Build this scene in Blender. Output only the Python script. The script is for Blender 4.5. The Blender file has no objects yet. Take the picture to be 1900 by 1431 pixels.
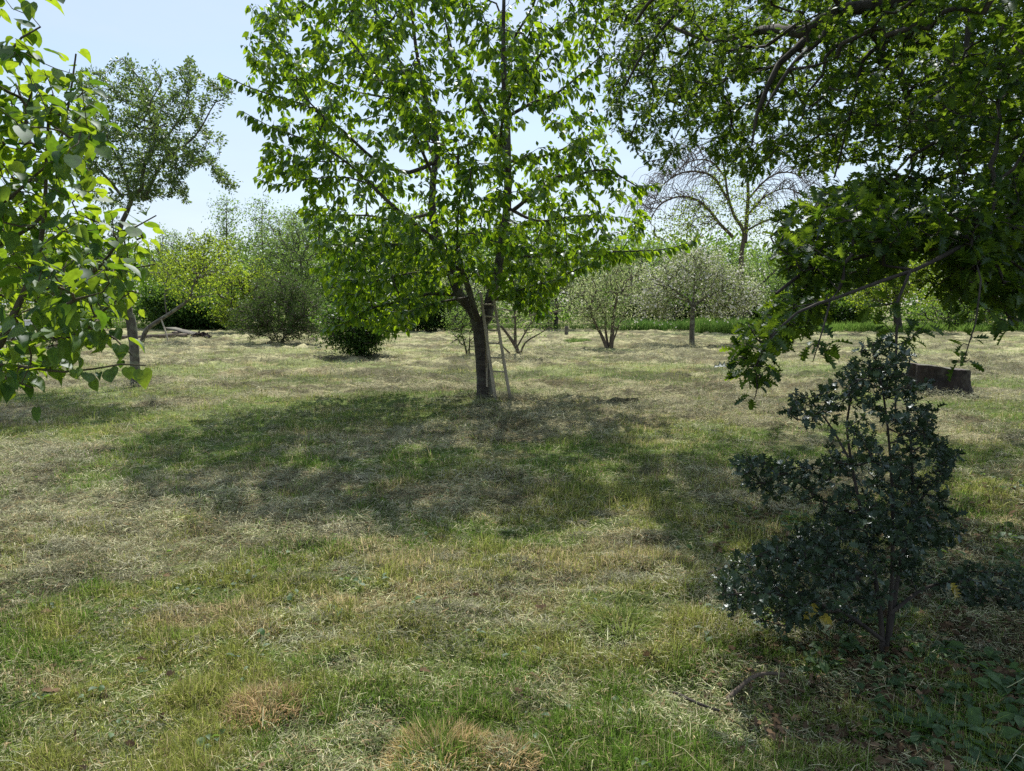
import bpy, math, random
import numpy as np
from mathutils import Vector
R = math.radians
rs = np.random.RandomState(7); random.seed(7)
scene = bpy.context.scene
C = scene.collection
# ------------------------------------------------------------------ camera
CAMZ = 1.6; F = 1400.0; PITCH = math.atan(153.5/1400)
cam_d = bpy.data.cameras.new('camera'); cam = bpy.data.objects.new('camera', cam_d); C.objects.link(cam)
cam.location = (0, 0, CAMZ); cam.rotation_euler = (math.pi/2-PITCH, 0, 0)
cam_d.sensor_width = 36; cam_d.lens = 36*F/1900; cam_d.clip_start = 0.05; cam_d.clip_end = 2000
scene.camera = cam
# ------------------------------------------------------------------ light
SUN_EL, SUN_AZ = 52.0, 0.5            # azimuth: degrees right of straight ahead
w = bpy.data.worlds.new('World'); scene.world = w; w.use_nodes = True
nt = w.node_tree; nt.nodes.clear()
def N(nt, t, **kw):
    n = nt.nodes.new(t)
    for k, v in kw.items():
        if k.startswith('i_'): n.inputs[int(k[2:])].default_value = v
        else: setattr(n, k, v)
    return n
L = lambda nt, a, b: nt.links.new(a, b)
sky = N(nt, 'ShaderNodeTexSky', sky_type='NISHITA', sun_disc=False, sun_elevation=R(SUN_EL), sun_rotation=R(SUN_AZ), air_density=1.25, dust_density=0.6, ozone_density=1.6, altitude=50)
tc = N(nt, 'ShaderNodeTexCoord'); mp = N(nt, 'ShaderNodeMapping'); mp.inputs['Scale'].default_value = (1.2, 1.2, 5.0); mp.inputs['Rotation'].default_value = (0.15, 0.1, 0.4)
nz = N(nt, 'ShaderNodeTexNoise'); nz.inputs['Scale'].default_value = 1.7; nz.inputs['Detail'].default_value = 7; nz.inputs['Roughness'].default_value = 0.55
cr = N(nt, 'ShaderNodeValToRGB'); cr.color_ramp.elements[0].position = 0.36; cr.color_ramp.elements[0].color = (.40,.40,.40,1); cr.color_ramp.elements[1].position = 0.72; cr.color_ramp.elements[1].color = (.93,.93,.93,1)
mx = N(nt, 'ShaderNodeMixRGB'); mx.inputs[2].default_value = (4.9, 5.75, 7.1, 1)
bg = N(nt, 'ShaderNodeBackground'); bg.inputs[1].default_value = 0.091
wo = N(nt, 'ShaderNodeOutputWorld')
L(nt, tc.outputs['Generated'], mp.inputs[0]); L(nt, mp.outputs[0], nz.inputs['Vector']); L(nt, nz.outputs[0], cr.inputs[0])
L(nt, cr.outputs[0], mx.inputs[0]); L(nt, sky.outputs[0], mx.inputs[1]); L(nt, mx.outputs[0], bg.inputs[0]); L(nt, bg.outputs[0], wo.inputs[0])
sd = bpy.data.lights.new('sun', 'SUN'); sun = bpy.data.objects.new('sun', sd); C.objects.link(sun)
sd.energy = 4.5; sd.angle = R(0.6); sd.color = (1.0, 0.955, 0.87)
sun.rotation_euler = Vector((math.sin(R(SUN_AZ))*math.cos(R(SUN_EL)), math.cos(R(SUN_AZ))*math.cos(R(SUN_EL)), math.sin(R(SUN_EL)))).to_track_quat('Z', 'Y').to_euler()
sun.location = (5, 30, 40)
scene.view_settings.view_transform = 'Standard'; scene.view_settings.look = 'None'
scene.view_settings.exposure = 0.70; scene.view_settings.gamma = 1.0
scene.render.engine = 'CYCLES'
scene.cycles.max_bounces = 8; scene.cycles.diffuse_bounces = 4; scene.cycles.transmission_bounces = 5; scene.cycles.glossy_bounces = 2
scene.cycles.use_denoising = False
# ------------------------------------------------------------------ pixel helpers (1900 x 1431 photo)
cp, sp_ = math.cos(PITCH), math.sin(PITCH)
def P(x, y, Y):
    a = (x-950)/F; b = (715.5-y)/F
    dy = cp+b*sp_; dz = -sp_+b*cp
    t = Y/dy
    return np.array((a*t, Y, CAMZ+dz*t))
def G(x, y):
    b = (715.5-y)/F
    dy = cp+b*sp_; dz = -sp_+b*cp
    t = -CAMZ/dz
    return np.array(((x-950)/F*t, dy*t, 0.0))
def Pv(xs, ys, Ys):
    a = (xs-950)/F; b = (715.5-ys)/F
    dy = cp+b*sp_; dz = -sp_+b*cp
    t = Ys/dy
    return np.stack([a*t, Ys, CAMZ+dz*t], 1)
# ------------------------------------------------------------------ noise in numpy
_tab = np.random.RandomState(3).rand(256, 256)
def vn(x, y):
    xi = np.floor(x).astype(int); yi = np.floor(y).astype(int); fx = x-xi; fy = y-yi
    fx = fx*fx*(3-2*fx); fy = fy*fy*(3-2*fy)
    a = _tab[xi & 255, yi & 255]; b = _tab[(xi+1) & 255, yi & 255]; c = _tab[xi & 255, (yi+1) & 255]; d = _tab[(xi+1) & 255, (yi+1) & 255]
    return (a*(1-fx)+b*fx)*(1-fy)+(c*(1-fx)+d*fx)*fy
def fbm(x, y, o=4):
    s = 0; a = .5; t = 0
    for i in range(o):
        s = s+a*vn(x*2**i+17.3*i, y*2**i+9.1*i); t += a; a *= .5
    return s/t
def sst(a, b, x): t = np.clip((x-a)/(b-a), 0, 1); return t*t*(3-2*t)
# ------------------------------------------------------------------ mesh helpers
def mesh_from(name, verts, quads=None, tris=None, mat=None, parent=None, rnd=None, col=None, smooth=False):
    me = bpy.data.meshes.new(name)
    verts = np.asarray(verts, dtype=np.float32)
    q = np.zeros((0, 4), int) if quads is None else np.asarray(quads).reshape(-1, 4)
    t = np.zeros((0, 3), int) if tris is None else np.asarray(tris).reshape(-1, 3)
    me.vertices.add(len(verts)); me.vertices.foreach_set('co', verts.ravel())
    nl = len(q)*4+len(t)*3
    me.loops.add(nl); me.loops.foreach_set('vertex_index', np.concatenate([q.ravel(), t.ravel()]).astype(np.int32))
    me.polygons.add(len(q)+len(t))
    ls = np.concatenate([np.arange(len(q))*4, len(q)*4+np.arange(len(t))*3]).astype(np.int32)
    me.polygons.foreach_set('loop_start', ls)
    if smooth: me.polygons.foreach_set('use_smooth', np.ones(len(q)+len(t), dtype=bool))
    if rnd is not None:
        at = me.attributes.new('rnd', 'FLOAT', 'POINT'); at.data.foreach_set('value', np.asarray(rnd, dtype=np.float32))
    if col is not None:
        at = me.attributes.new('col', 'FLOAT_COLOR', 'POINT')
        c4 = np.ones((len(verts), 4), dtype=np.float32); c4[:, :3] = col; at.data.foreach_set('color', c4.ravel())
    me.update(calc_edges=True); me.validate()
    if mat: me.materials.append(mat)
    o = bpy.data.objects.new(name, me); C.objects.link(o)
    if parent is not None:
        o.parent = parent; o.matrix_parent_inverse.identity(); o.location = -Vector(parent.location) if parent.type == 'EMPTY' else (0, 0, 0)
    return o
def tag(o, label=None, cat=None, group=None, kind=None):
    if label: o['label'] = label
    if cat: o['category'] = cat
    if group: o['group'] = group
    if kind: o['kind'] = kind
    return o
def thing(name, label, cat, loc, group=None):
    o = bpy.data.objects.new(name, None); C.objects.link(o); o.location = tuple(float(v) for v in loc); o.empty_display_size = .2
    return tag(o, label, cat, group)
class Tubes:
    def __init__(s): s.v = []; s.q = []; s.n = 0
    def add(s, pts, rad, sides=6, lump=0.0, cap=False):
        pts = np.asarray(pts, float); rad = np.asarray(rad, float); m = len(pts)
        if m < 2: return
        t = np.gradient(pts, axis=0); t /= np.linalg.norm(t, axis=1)[:, None]+1e-9
        mt = t.mean(0); ref = np.array((1., 0, 0)) if abs(mt[0]) < .6*np.linalg.norm(mt)+1e-6 else np.array((0, 0.3, 1.))
        u = np.cross(t, ref); u /= np.linalg.norm(u, axis=1)[:, None]+1e-9
        v = np.cross(t, u)
        a = np.arange(sides)*2*math.pi/sides
        rr = rad[:, None]*np.ones(sides)[None]
        if lump: rr = rr*(1+lump*(rs.rand(m, sides)-.5)*2)
        ring = pts[:, None]+rr[..., None]*(np.cos(a)[None, :, None]*u[:, None]+np.sin(a)[None, :, None]*v[:, None])
        s.v.append(ring.reshape(-1, 3))
        i = np.arange(m-1)[:, None]*sides; j = np.arange(sides)[None]; j2 = (j+1) % sides
        q = np.stack([i+j, i+j2, i+sides+j2, i+sides+j], -1).reshape(-1, 4)+s.n
        s.q.append(q); s.n += m*sides
        if cap:
            for e, k in ((0, 0), (m-1, 1)):
                base = s.n-m*sides+e*sides
                s.v.append(pts[e][None]); c = s.n; s.n += 1
                jj = np.arange(0, sides)
                s.q.append(np.stack([base+jj, base+(jj+1) % sides, np.full(sides, c), np.full(sides, c)], -1))
    def build(s, name, mat, parent=None, smooth=True):
        if not s.v: return None
        q = np.concatenate(s.q); deg = q[:, 2] == q[:, 3]
        return mesh_from(name, np.concatenate(s.v), q[~deg], q[deg][:, :3], mat, parent, smooth=smooth)
def smooth_poly(pts, step):
    """Catmull-Rom resample"""
    pts = np.asarray(pts, float)
    if len(pts) == 2: 
        n = max(2, int(np.linalg.norm(pts[1]-pts[0])/step)+1); return pts[0]+(pts[1]-pts[0])*np.linspace(0, 1, n)[:, None]
    ex = np.vstack([2*pts[0]-pts[1], pts, 2*pts[-1]-pts[-2]]); out = []
    for i in range(1, len(ex)-2):
        a, b, c, d = ex[i-1], ex[i], ex[i+1], ex[i+2]
        n = max(1, int(np.linalg.norm(c-b)/step+.5))
        for k in range(n):
            t = k/n
            out.append(.5*((2*b)+(-a+c)*t+(2*a-5*b+4*c-d)*t*t+(-a+3*b-3*c+d)*t**3))
    out.append(pts[-1]); return np.array(out)
# ------------------------------------------------------------------ leaf templates: x side, y along, z normal
def T_simple():   # 2-quad folded ovate leaf, drooping tip
    v = [(0,0,0), (-.26,.38,.09), (0,.45,0), (.26,.38,.09), (-.2,.7,.03), (0,.72,-.06), (.2,.7,.03), (0,1,-.2)]
    return np.array(v), np.array([(0,1,2,2),(0,2,3,3),(1,4,5,2),(2,5,6,3),(4,7,5,5),(5,7,6,6)])
def T_quad():
    v = [(0,0,0), (-.28,.5,.07), (0,1,-.05), (.28,.5,.07)]
    return np.array(v), np.array([(0,1,2,3)])
def T_heart():
    L_ = [(0,0,0), (-.18,-.10,.05), (-.38,.02,.10), (-.47,.25,.13), (-.42,.5,.10), (-.27,.74,.03), (0,1.05,-.16)]
    Rr = [(-x, y, z) for x, y, z in L_[1:6]]
    M = [(0,.25,0), (0,.5,-.01), (0,.76,-.06)]
    v = L_+Rr+M   # 0..6, 7..11, 12..14
    f = [(0,1,2,12),(12,2,3,3),(12,3,4,13),(13,4,5,14),(14,5,6,6),
         (0,12,8,7),(12,9,8,8),(12,13,10,9),(13,14,11,10),(14,6,11,11)]
    return np.array(v, float), np.array(f)
def T_oak():
    out = [(.03,0),(.14,.10),(.07,.2),(.30,.27),(.11,.37),(.42,.47),(.15,.57),(.40,.72),(.15,.77),(.20,.93),(0,1.0)]
    mid = [0.0,.1,.2,.3,.4,.48,.56,.68,.78,.9,1.0]
    v = []; f = []
    for k, ((x, y), m) in enumerate(zip(out, mid)):
        z = -.12*y*y; v += [(-x, y, z+x*.35), (0, m, z), (x, y, z+x*.35)]
    for k in range(10):
        a = k*3; f += [(a, a+3, a+4, a+1), (a+1, a+4, a+5, a+2)]
    return np.array(v, float), np.array(f)
def T_oak_lo():
    out = [(.02,0),(.22,.26),(.13,.36),(.33,.55),(.18,.66),(.25,.86),(0,1.0)]
    v = []; f = []
    for x, y in out:
        z = -.12*y*y; v += [(-x, y, z+x*.3), (x, y, z+x*.3)]
    for k in range(6):
        a = k*2; f += [(a, a+2, a+3, a+1)]
    return np.array(v, float), np.array(f)
def T_holly():
    out = [(.02,0,0),(.3,.16,.16),(.14,.28,-.03),(.38,.44,.2),(.17,.56,-.04),(.32,.74,.15),(.1,.83,0),(0,1.03,-.14)]
    v = []; f = []
    for x, y, z in out: v += [(-x, y, z), (0, y-.02, -.05), (x, y, z)]
    for k in range(7):
        a = k*3; f += [(a, a+3, a+4, a+1), (a+1, a+4, a+5, a+2)]
    return np.array(v, float), np.array(f)
TS, TQ, TH, TO, TOL, THO = T_simple(), T_quad(), T_heart(), T_oak(), T_oak_lo(), T_holly()
def unit(v): return v/(np.linalg.norm(v, axis=-1, keepdims=True)+1e-9)
def leaf_mesh(name, pos, axis, nrm, size, tmpl, mat, parent, width=1.0, rnd=None, curl=0.25):
    tv, tf = tmpl; n = len(pos)
    y = unit(axis); x = unit(np.cross(y, nrm)); z = np.cross(x, y)
    sz = size[:, None, None]; wv = (width*(.85+.3*rs.rand(n)))[:, None]
    cu = 1+curl*4*(rs.rand(n)-.5)
    V = pos[:, None]+sz*(x[:, None]*(tv[None, :, 0]*wv)[..., None]+y[:, None]*tv[None, :, 1, None]+z[:, None]*(tv[None, :, 2]*cu[:, None])[..., None])
    off = (np.arange(n)*len(tv))[:, None, None]
    fa = (tf[None]+off).reshape(-1, 4); deg = fa[:, 2] == fa[:, 3]
    r = rs.rand(n) if rnd is None else rnd
    return mesh_from(name, V.reshape(-1, 3), fa[~deg], fa[deg][:, :3], mat, parent, rnd=np.repeat(r, len(tv)))
# ------------------------------------------------------------------ materials
def leaf_mat(name, c0, c1, t0, t1, gloss=.10, rough=.42, tf=.5, c2=None, p2=.9):
    m = bpy.data.materials.new(name); m.use_nodes = True; nt = m.node_tree; nt.nodes.clear()
    at = N(nt, 'ShaderNodeAttribute', attribute_name='rnd')
    def ramp(a, b):
        r = N(nt, 'ShaderNodeValToRGB'); r.color_ramp.elements[0].color = (*a, 1); r.color_ramp.elements[1].color = (*b, 1); r.color_ramp.elements[1].position = .85
        if c2: e = r.color_ramp.elements.new(p2); e.color = (*c2, 1); e = r.color_ramp.elements[1]; 
        L(nt, at.outputs['Fac'], r.inputs[0]); return r
    r0, r1 = ramp(c0, c1), ramp(t0, t1)
    tcn = N(nt, 'ShaderNodeTexCoord'); nzz = N(nt, 'ShaderNodeTexNoise'); nzz.inputs['Scale'].default_value = 45; nzz.inputs['Detail'].default_value = 3
    hs0 = N(nt, 'ShaderNodeHueSaturation'); hs1 = N(nt, 'ShaderNodeHueSaturation'); mrg = N(nt, 'ShaderNodeMapRange'); mrg.inputs[1].default_value = .3; mrg.inputs[2].default_value = .7; mrg.inputs[3].default_value = .72; mrg.inputs[4].default_value = 1.28
    L(nt, tcn.outputs['Object'], nzz.inputs['Vector']); L(nt, nzz.outputs[0], mrg.inputs[0]); L(nt, mrg.outputs[0], hs0.inputs['Value']); L(nt, mrg.outputs[0], hs1.inputs['Value'])
    d = N(nt, 'ShaderNodeBsdfDiffuse'); t = N(nt, 'ShaderNodeBsdfTranslucent'); g = N(nt, 'ShaderNodeBsdfGlossy'); g.inputs['Roughness'].default_value = rough
    g.inputs['Color'].default_value = (.9, .95, 1, 1)
    L(nt, r0.outputs[0], hs0.inputs['Color']); L(nt, r1.outputs[0], hs1.inputs['Color']); L(nt, hs0.outputs[0], d.inputs[0]); L(nt, hs1.outputs[0], t.inputs[0])
    m1 = N(nt, 'ShaderNodeMixShader'); m1.inputs[0].default_value = tf; L(nt, d.outputs[0], m1.inputs[1]); L(nt, t.outputs[0], m1.inputs[2])
    fr = N(nt, 'ShaderNodeLayerWeight'); fr.inputs[0].default_value = .3
    ml = N(nt, 'ShaderNodeMath', operation='MULTIPLY_ADD'); ml.inputs[1].default_value = gloss*.8; ml.inputs[2].default_value = gloss*.12
    L(nt, fr.outputs['Fresnel'], ml.inputs[0])
    m2 = N(nt, 'ShaderNodeMixShader'); L(nt, ml.outputs[0], m2.inputs[0]); L(nt, m1.outputs[0], m2.inputs[1]); L(nt, g.outputs[0], m2.inputs[2])
    o = N(nt, 'ShaderNodeOutputMaterial'); L(nt, m2.outputs[0], o.inputs[0]); return m
def bark_mat(name, c0, c1, scale=14, stretch=(1, 1, .25), lichen=None, bump=.6):
    m = bpy.data.materials.new(name); m.use_nodes = True; nt = m.node_tree; b = nt.nodes['Principled BSDF']
    tc = N(nt, 'ShaderNodeTexCoord'); mp = N(nt, 'ShaderNodeMapping'); mp.inputs['Scale'].default_value = stretch
    n1 = N(nt, 'ShaderNodeTexNoise'); n1.inputs['Scale'].default_value = scale; n1.inputs['Detail'].default_value = 6; n1.inputs['Roughness'].default_value = .7
    r = N(nt, 'ShaderNodeValToRGB'); r.color_ramp.elements[0].color = (*c0, 1); r.color_ramp.elements[1].color = (*c1, 1); r.color_ramp.elements[0].position = .35; r.color_ramp.elements[1].position = .68
    L(nt, tc.outputs['Object'], mp.inputs[0]); L(nt, mp.outputs[0], n1.inputs['Vector']); L(nt, n1.outputs[0], r.inputs[0])
    src = r.outputs[0]
    if lichen:
        n2 = N(nt, 'ShaderNodeTexNoise'); n2.inputs['Scale'].default_value = 5; n2.inputs['Detail'].default_value = 5
        r2 = N(nt, 'ShaderNodeValToRGB'); r2.color_ramp.elements[0].position = .52; r2.color_ramp.elements[1].position = .62
        mx = N(nt, 'ShaderNodeMixRGB'); mx.inputs[2].default_value = (*lichen, 1)
        L(nt, tc.outputs['Object'], n2.inputs['Vector']); L(nt, n2.outputs[0], r2.inputs[0]); L(nt, r2.outputs[0], mx.inputs[0]); L(nt, src, mx.inputs[1]); src = mx.outputs[0]
    L(nt, src, b.inputs['Base Color']); b.inputs['Roughness'].default_value = .9
    bp = N(nt, 'ShaderNodeBump'); bp.inputs['Strength'].default_value = bump; bp.inputs['Distance'].default_value = .02
    L(nt, n1.outputs[0], bp.inputs['Height']); L(nt, bp.outputs[0], b.inputs['Normal']); return m
def col_mat(name, tf=.35, rough=.8):
    m = bpy.data.materials.new(name); m.use_nodes = True; nt = m.node_tree; nt.nodes.clear()
    at = N(nt, 'ShaderNodeAttribute', attribute_name='col')
    d = N(nt, 'ShaderNodeBsdfDiffuse'); t = N(nt, 'ShaderNodeBsdfTranslucent'); mm = N(nt, 'ShaderNodeMixShader'); mm.inputs[0].default_value = tf
    L(nt, at.outputs[0], d.inputs[0]); L(nt, at.outputs[0], t.inputs[0]); L(nt, d.outputs[0], mm.inputs[1]); L(nt, t.outputs[0], mm.inputs[2])
    o = N(nt, 'ShaderNodeOutputMaterial'); L(nt, mm.outputs[0], o.inputs[0]); return m
M_cherry = leaf_mat('cherry_leaf', (.028,.065,.012), (.07,.135,.02), (.10,.23,.008), (.37,.54,.015), gloss=.08)
M_plum = leaf_mat('plum_leaf', (.035,.065,.022), (.075,.125,.038), (.09,.16,.03), (.22,.31,.05), gloss=.10)
M_linden = leaf_mat('linden_leaf', (.04,.09,.03), (.09,.16,.05), (.09,.20,.012), (.38,.52,.02), gloss=.035, rough=.5)
M_oak = leaf_mat('oak_leaf', (.022,.05,.012), (.055,.10,.02), (.06,.13,.010), (.25,.37,.02), gloss=.045)
M_holly = leaf_mat('holly_leaf', (.022,.040,.022), (.06,.09,.05), (.03,.06,.02), (.08,.13,.03), gloss=.09, rough=.42, tf=.2)
M_yel = leaf_mat('yellow_leaf', (.30,.23,.03), (.40,.32,.05), (.3,.24,.03), (.4,.33,.04))
FAR = {
 'yg':   leaf_mat('leaf_yellow_green', (.07,.12,.02), (.13,.19,.03), (.2,.32,.02), (.40,.50,.04), gloss=.025),
 'green':leaf_mat('leaf_mid_green', (.045,.10,.025), (.08,.15,.035), (.12,.24,.03), (.24,.36,.05), gloss=.025),
 'willow':leaf_mat('leaf_grey_green', (.07,.125,.035), (.13,.20,.06), (.18,.31,.05), (.32,.46,.10), gloss=.025),
 'dark': leaf_mat('leaf_dark_green', (.022,.05,.014), (.055,.10,.025), (.05,.12,.015), (.15,.26,.03), gloss=.025),
 'pale': leaf_mat('leaf_pale_blossom', (.13,.18,.055), (.37,.39,.21), (.22,.31,.08), (.46,.50,.25), gloss=.025),
 'bloom':leaf_mat('petal_white_pink', (.70,.66,.62), (.88,.87,.84), (.6,.56,.52), (.8,.78,.75), gloss=.025),
 'broom':leaf_mat('leaf_dull_broom', (.03,.06,.016), (.08,.12,.04), (.06,.11,.02), (.13,.20,.05), gloss=.025),
}
B_cherry = bark_mat('cherry_bark', (.022,.017,.014), (.085,.07,.058), 10, (.5, .5, 3.0), lichen=(.10,.10,.075))
B_grey = bark_mat('grey_bark', (.045,.038,.03), (.15,.13,.105), 16, (1, 1, .3), lichen=(.17,.17,.12))
B_dark = bark_mat('dark_bark', (.018,.014,.011), (.06,.048,.038), 16, (1, 1, .3))
B_twig = bark_mat('green_brown_twig', (.05,.04,.025), (.12,.10,.06), 20)
B_brown = bark_mat('reddish_bark', (.055,.042,.03), (.14,.105,.075), 18, (1, 1, .3))
# ------------------------------------------------------------------ volumes for foliage
def inpoly(px, py, poly):
    ins = np.zeros(len(px), bool); n = len(poly)
    for i in range(n):
        x1, y1 = poly[i]; x2, y2 = poly[(i+1) % n]
        c = ((y1 > py) != (y2 > py)) & (px < (x2-x1)*(py-y1)/((y2-y1) or 1e-9)+x1); ins ^= c
    return ins
def edged(px, py, poly):
    d = np.full(len(px), 1e9); n = len(poly)
    for i in range(n):
        a = np.array(poly[i], float); b = np.array(poly[(i+1) % n], float); ab = b-a
        t = np.clip(((px-a[0])*ab[0]+(py-a[1])*ab[1])/(ab@ab), 0, 1)
        d = np.minimum(d, np.hypot(px-a[0]-t*ab[0], py-a[1]-t*ab[1]))
    return d
def vol_poly(poly, Yc, thick, n, D=120, clump=0.0, csize=.5, shell=False, yslope=0, x0=0):
    poly = [tuple(p) for p in poly]; xs = [p[0] for p in poly]; ys = [p[1] for p in poly]; out = []; got = 0
    off = rs.rand(3)*100
    while got < n:
        m = n*3; x = rs.uniform(min(xs), max(xs), m); y = rs.uniform(min(ys), max(ys), m); k = inpoly(x, y, poly); x, y = x[k], y[k]
        e = np.clip(edged(x, y, poly)/D, 0, 1); th = thick*np.sqrt(1-(1-e)**2)*.95+.08*thick
        u = rs.uniform(-1, 1, len(x))
        if shell: u = np.sign(u)*np.abs(u)**.5
        p = Pv(x, y, Yc+u*th+yslope*(x-x0)/100)
        if clump:
            q = p/csize+off
            v = (fbm(q[:, 0]+q[:, 1]*.7, q[:, 2]+q[:, 1]*.5, 2)+fbm(q[:, 0]*.9-q[:, 1]*.8+50, q[:, 2]*1.1+q[:, 1]*.3+9, 2))/2
            k = v > clump; p = p[k]
        out.append(p); got += len(p)
    return np.concatenate(out)[:n]
def vol_ell(cs, n, shell=.55):
    """cs: list of (centre, (rx,ry,rz)); biased toward the outer shell"""
    w_ = np.array([r[0]*r[1]*r[2] for c, r in cs])**.8; w_ = w_/w_.sum(); ids = rs.choice(len(cs), n, p=w_)
    c = np.array([cs[i][0] for i in ids]); r = np.array([cs[i][1] for i in ids])
    d = unit(rs.normal(size=(n, 3))); rad = shell+(1-shell)*rs.rand(n)**.7
    o_ = rs.rand(3)*50; nn = (fbm(d[:, 0]*3.2+o_[0]+ids*7.1, d[:, 2]*3.2+d[:, 1]*2+o_[1], 3)-.5)
    rad *= (.86+.28*rs.rand(n))*(1+1.15*nn)
    p = c+d*r*rad[:, None]; p[:, 2] = np.maximum(p[:, 2], .08+rs.rand(n)*.15); return p
# ------------------------------------------------------------------ tree skeleton: join every spray to the nearest limb
def grow(seeds, targets, tipr, step=.22, w=.25, expo=.45, bend=.25, jit=.06, up=0.0, rmax=.018):
    """seeds: list of (pts, r0, r1). returns limb polylines and spray polylines"""
    pos = []; rad = []; path = []
    for pts, r0, r1 in seeds:
        k = len(pts); s = np.concatenate([[0], np.cumsum(np.linalg.norm(np.diff(pts, axis=0), axis=1))])
        for i in range(k): pos.append(pts[i]); rad.append(r0+(r1-r0)*(s[i]/s[-1])); path.append(s[i]*.3)
    ns = len(pos); cap = ns+len(targets)*14
    A = np.zeros((cap, 3)); A[:ns] = pos; PL = np.zeros(cap); PL[:ns] = path; par = np.full(cap, -1); cnt = np.zeros(cap)
    fix = np.zeros(cap); fix[:ns] = rad; n = ns
    d0 = np.array([np.min(np.linalg.norm(A[:ns]-t, axis=1)) for t in targets]); order = np.argsort(d0)
    lines = []
    for ti in order:
        t = targets[ti]; dv = A[:n]-t; dist = np.sqrt((dv*dv).sum(1))
        cost = dist+w*PL[:n]+.35*np.maximum(dv[:, 2], 0)*(1 if up >= 0 else 0)
        j = int(np.argmin(cost)); dd = dist[j]
        if dd < .03: continue
        m = max(2, min(12, int(dd/step)+1)); a = A[j]
        pj = par[j]; tan = unit(A[j]-A[pj]) if pj >= 0 else unit(t-a)
        c1 = a+tan*dd*bend+np.array((0, 0, up*dd*.3)); s = np.linspace(0, 1, m+1)[1:, None]
        pts = (1-s)**2*a+2*s*(1-s)*(.5*(a+t)*.6+c1*.4)+s*s*t
        pts[:-1] += rs.normal(size=(m-1, 3))*jit*min(dd, 1)
        idx = [j]; prev = j
        for p in pts:
            A[n] = p; par[n] = prev; PL[n] = PL[prev]+np.linalg.norm(p-A[prev]); idx.append(n); prev = n; n += 1
        lines.append(idx)
    for idx in lines:
        k = idx[-1]
        while k >= 0: cnt[k] += 1; k = par[k]
    r = np.minimum(tipr*np.maximum(cnt, 1)**expo, max(rmax, tipr*3.2))
    out = []
    for idx in lines:
        pr = r[idx].copy(); pr[-1] = tipr*.6
        if fix[idx[0]] > 0: pr = np.minimum(pr, fix[idx[0]]*.85)
        pr[0] = pr[1] if len(pr) > 1 else pr[0]
        out.append((A[idx], pr))
    return out
def resample(line, spacing, length):
    """points and tangents over the last `length` metres"""
    pts = line; seg = np.linalg.norm(np.diff(pts, axis=0), axis=1); s = np.concatenate([[0], np.cumsum(seg)]); T = s[-1]
    q = np.arange(T, max(0, T-length)-1e-6, -spacing)
    p = np.stack([np.interp(q, s, pts[:, k]) for k in range(3)], 1)
    i = np.clip(np.searchsorted(s, q)-1, 0, len(seg)-1); t = unit(np.diff(pts, axis=0))[i]; return p, t
def leaves_on(lines, spacing, length, per, size, droop=.6, spread=.8, off=.02, flat=0.0, facing=None):
    PP = []; TT = []
    for l in lines:
        p, t = resample(l[0] if isinstance(l, tuple) else l, spacing, length); PP.append(p); TT.append(t)
    p = np.repeat(np.concatenate(PP), per, 0); t = np.repeat(np.concatenate(TT), per, 0); n = len(p)
    rad = rs.normal(size=(n, 3)); rad -= (rad*t).sum(1)[:, None]*t; rad = unit(rad)
    ax = unit(t*.45+rad*spread+np.array((0, 0, -droop)))
    pos = p+rad*off+rs.normal(size=(n, 3))*off*.5
    nr = rs.normal(size=(n, 3))*(1-flat)*.6+np.array((0, 0, 1.0))*(flat+.5)+rad*.3
    sz = size*(.5+.7*rs.rand(n)); return pos, ax, nr, sz
def puffs(targets, per, spread, size, droop=.4):
    n = len(targets)*per; t = np.repeat(targets, per, 0)
    pos = t+rs.normal(size=(n, 3))*spread; pos[:, 2] = np.maximum(pos[:, 2], .04)
    ax = unit(rs.normal(size=(n, 3))+np.array((0, 0, -droop))); nr = rs.normal(size=(n, 3))+np.array((0, 0, .8))
    return pos, ax, nr, size*(.6+.7*rs.rand(n))

# ================================================================== GROUND
def patch(x, y, plist):
    """plist: (px, py, half width px, half height px) ellipses laid on the ground"""
    v = np.zeros(len(x))
    for px, py, a, b in plist:
        c = G(px, py); rx = a*c[1]/F; ry = max(abs(G(px, py-b)[1]-c[1]), abs(c[1]-G(px, min(py+b, 2000))[1]))
        d = ((x-c[0])/rx)**2+((y-c[1])/ry)**2+(fbm(x*2.2/rx, y*2.2/ry+5, 3)-.5)*1.6
        v = np.maximum(v, 1-sst(.55, 1.15, d))
    return v
GREENS = [(560,770,260,35),(640,1080,260,60),(330,1200,200,45),(1000,1020,260,45),(240,690,230,8),(980,690,280,10),(1300,800,110,22),(1560,690,160,8),
          (1180,930,160,50),(900,1230,200,60),(140,1290,180,60),(420,1130,120,30),(1700,655,160,7),(560,680,160,7),(1100,1130,180,45),(180,790,150,14),(720,655,160,4),(420,850,140,16)]
HAYS = [(220,1030,260,45),(1100,770,260,22),(880,930,180,35),(480,900,260,22),(350,950,200,30),(1250,730,330,14),(700,720,240,9),(560,1010,130,25),(1150,1010,120,20),(60,1080,120,30),(1380,660,160,7),(80,840,120,18)]
BROWNS = [(400,1140,110,22),(480,1310,55,32),(640,905,50,10),(20,975,90,18),(800,1110,90,18),(980,745,60,8),(700,1130,60,22),(620,1120,70,18),(330,1160,80,16),(470,1175,60,16)]
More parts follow.
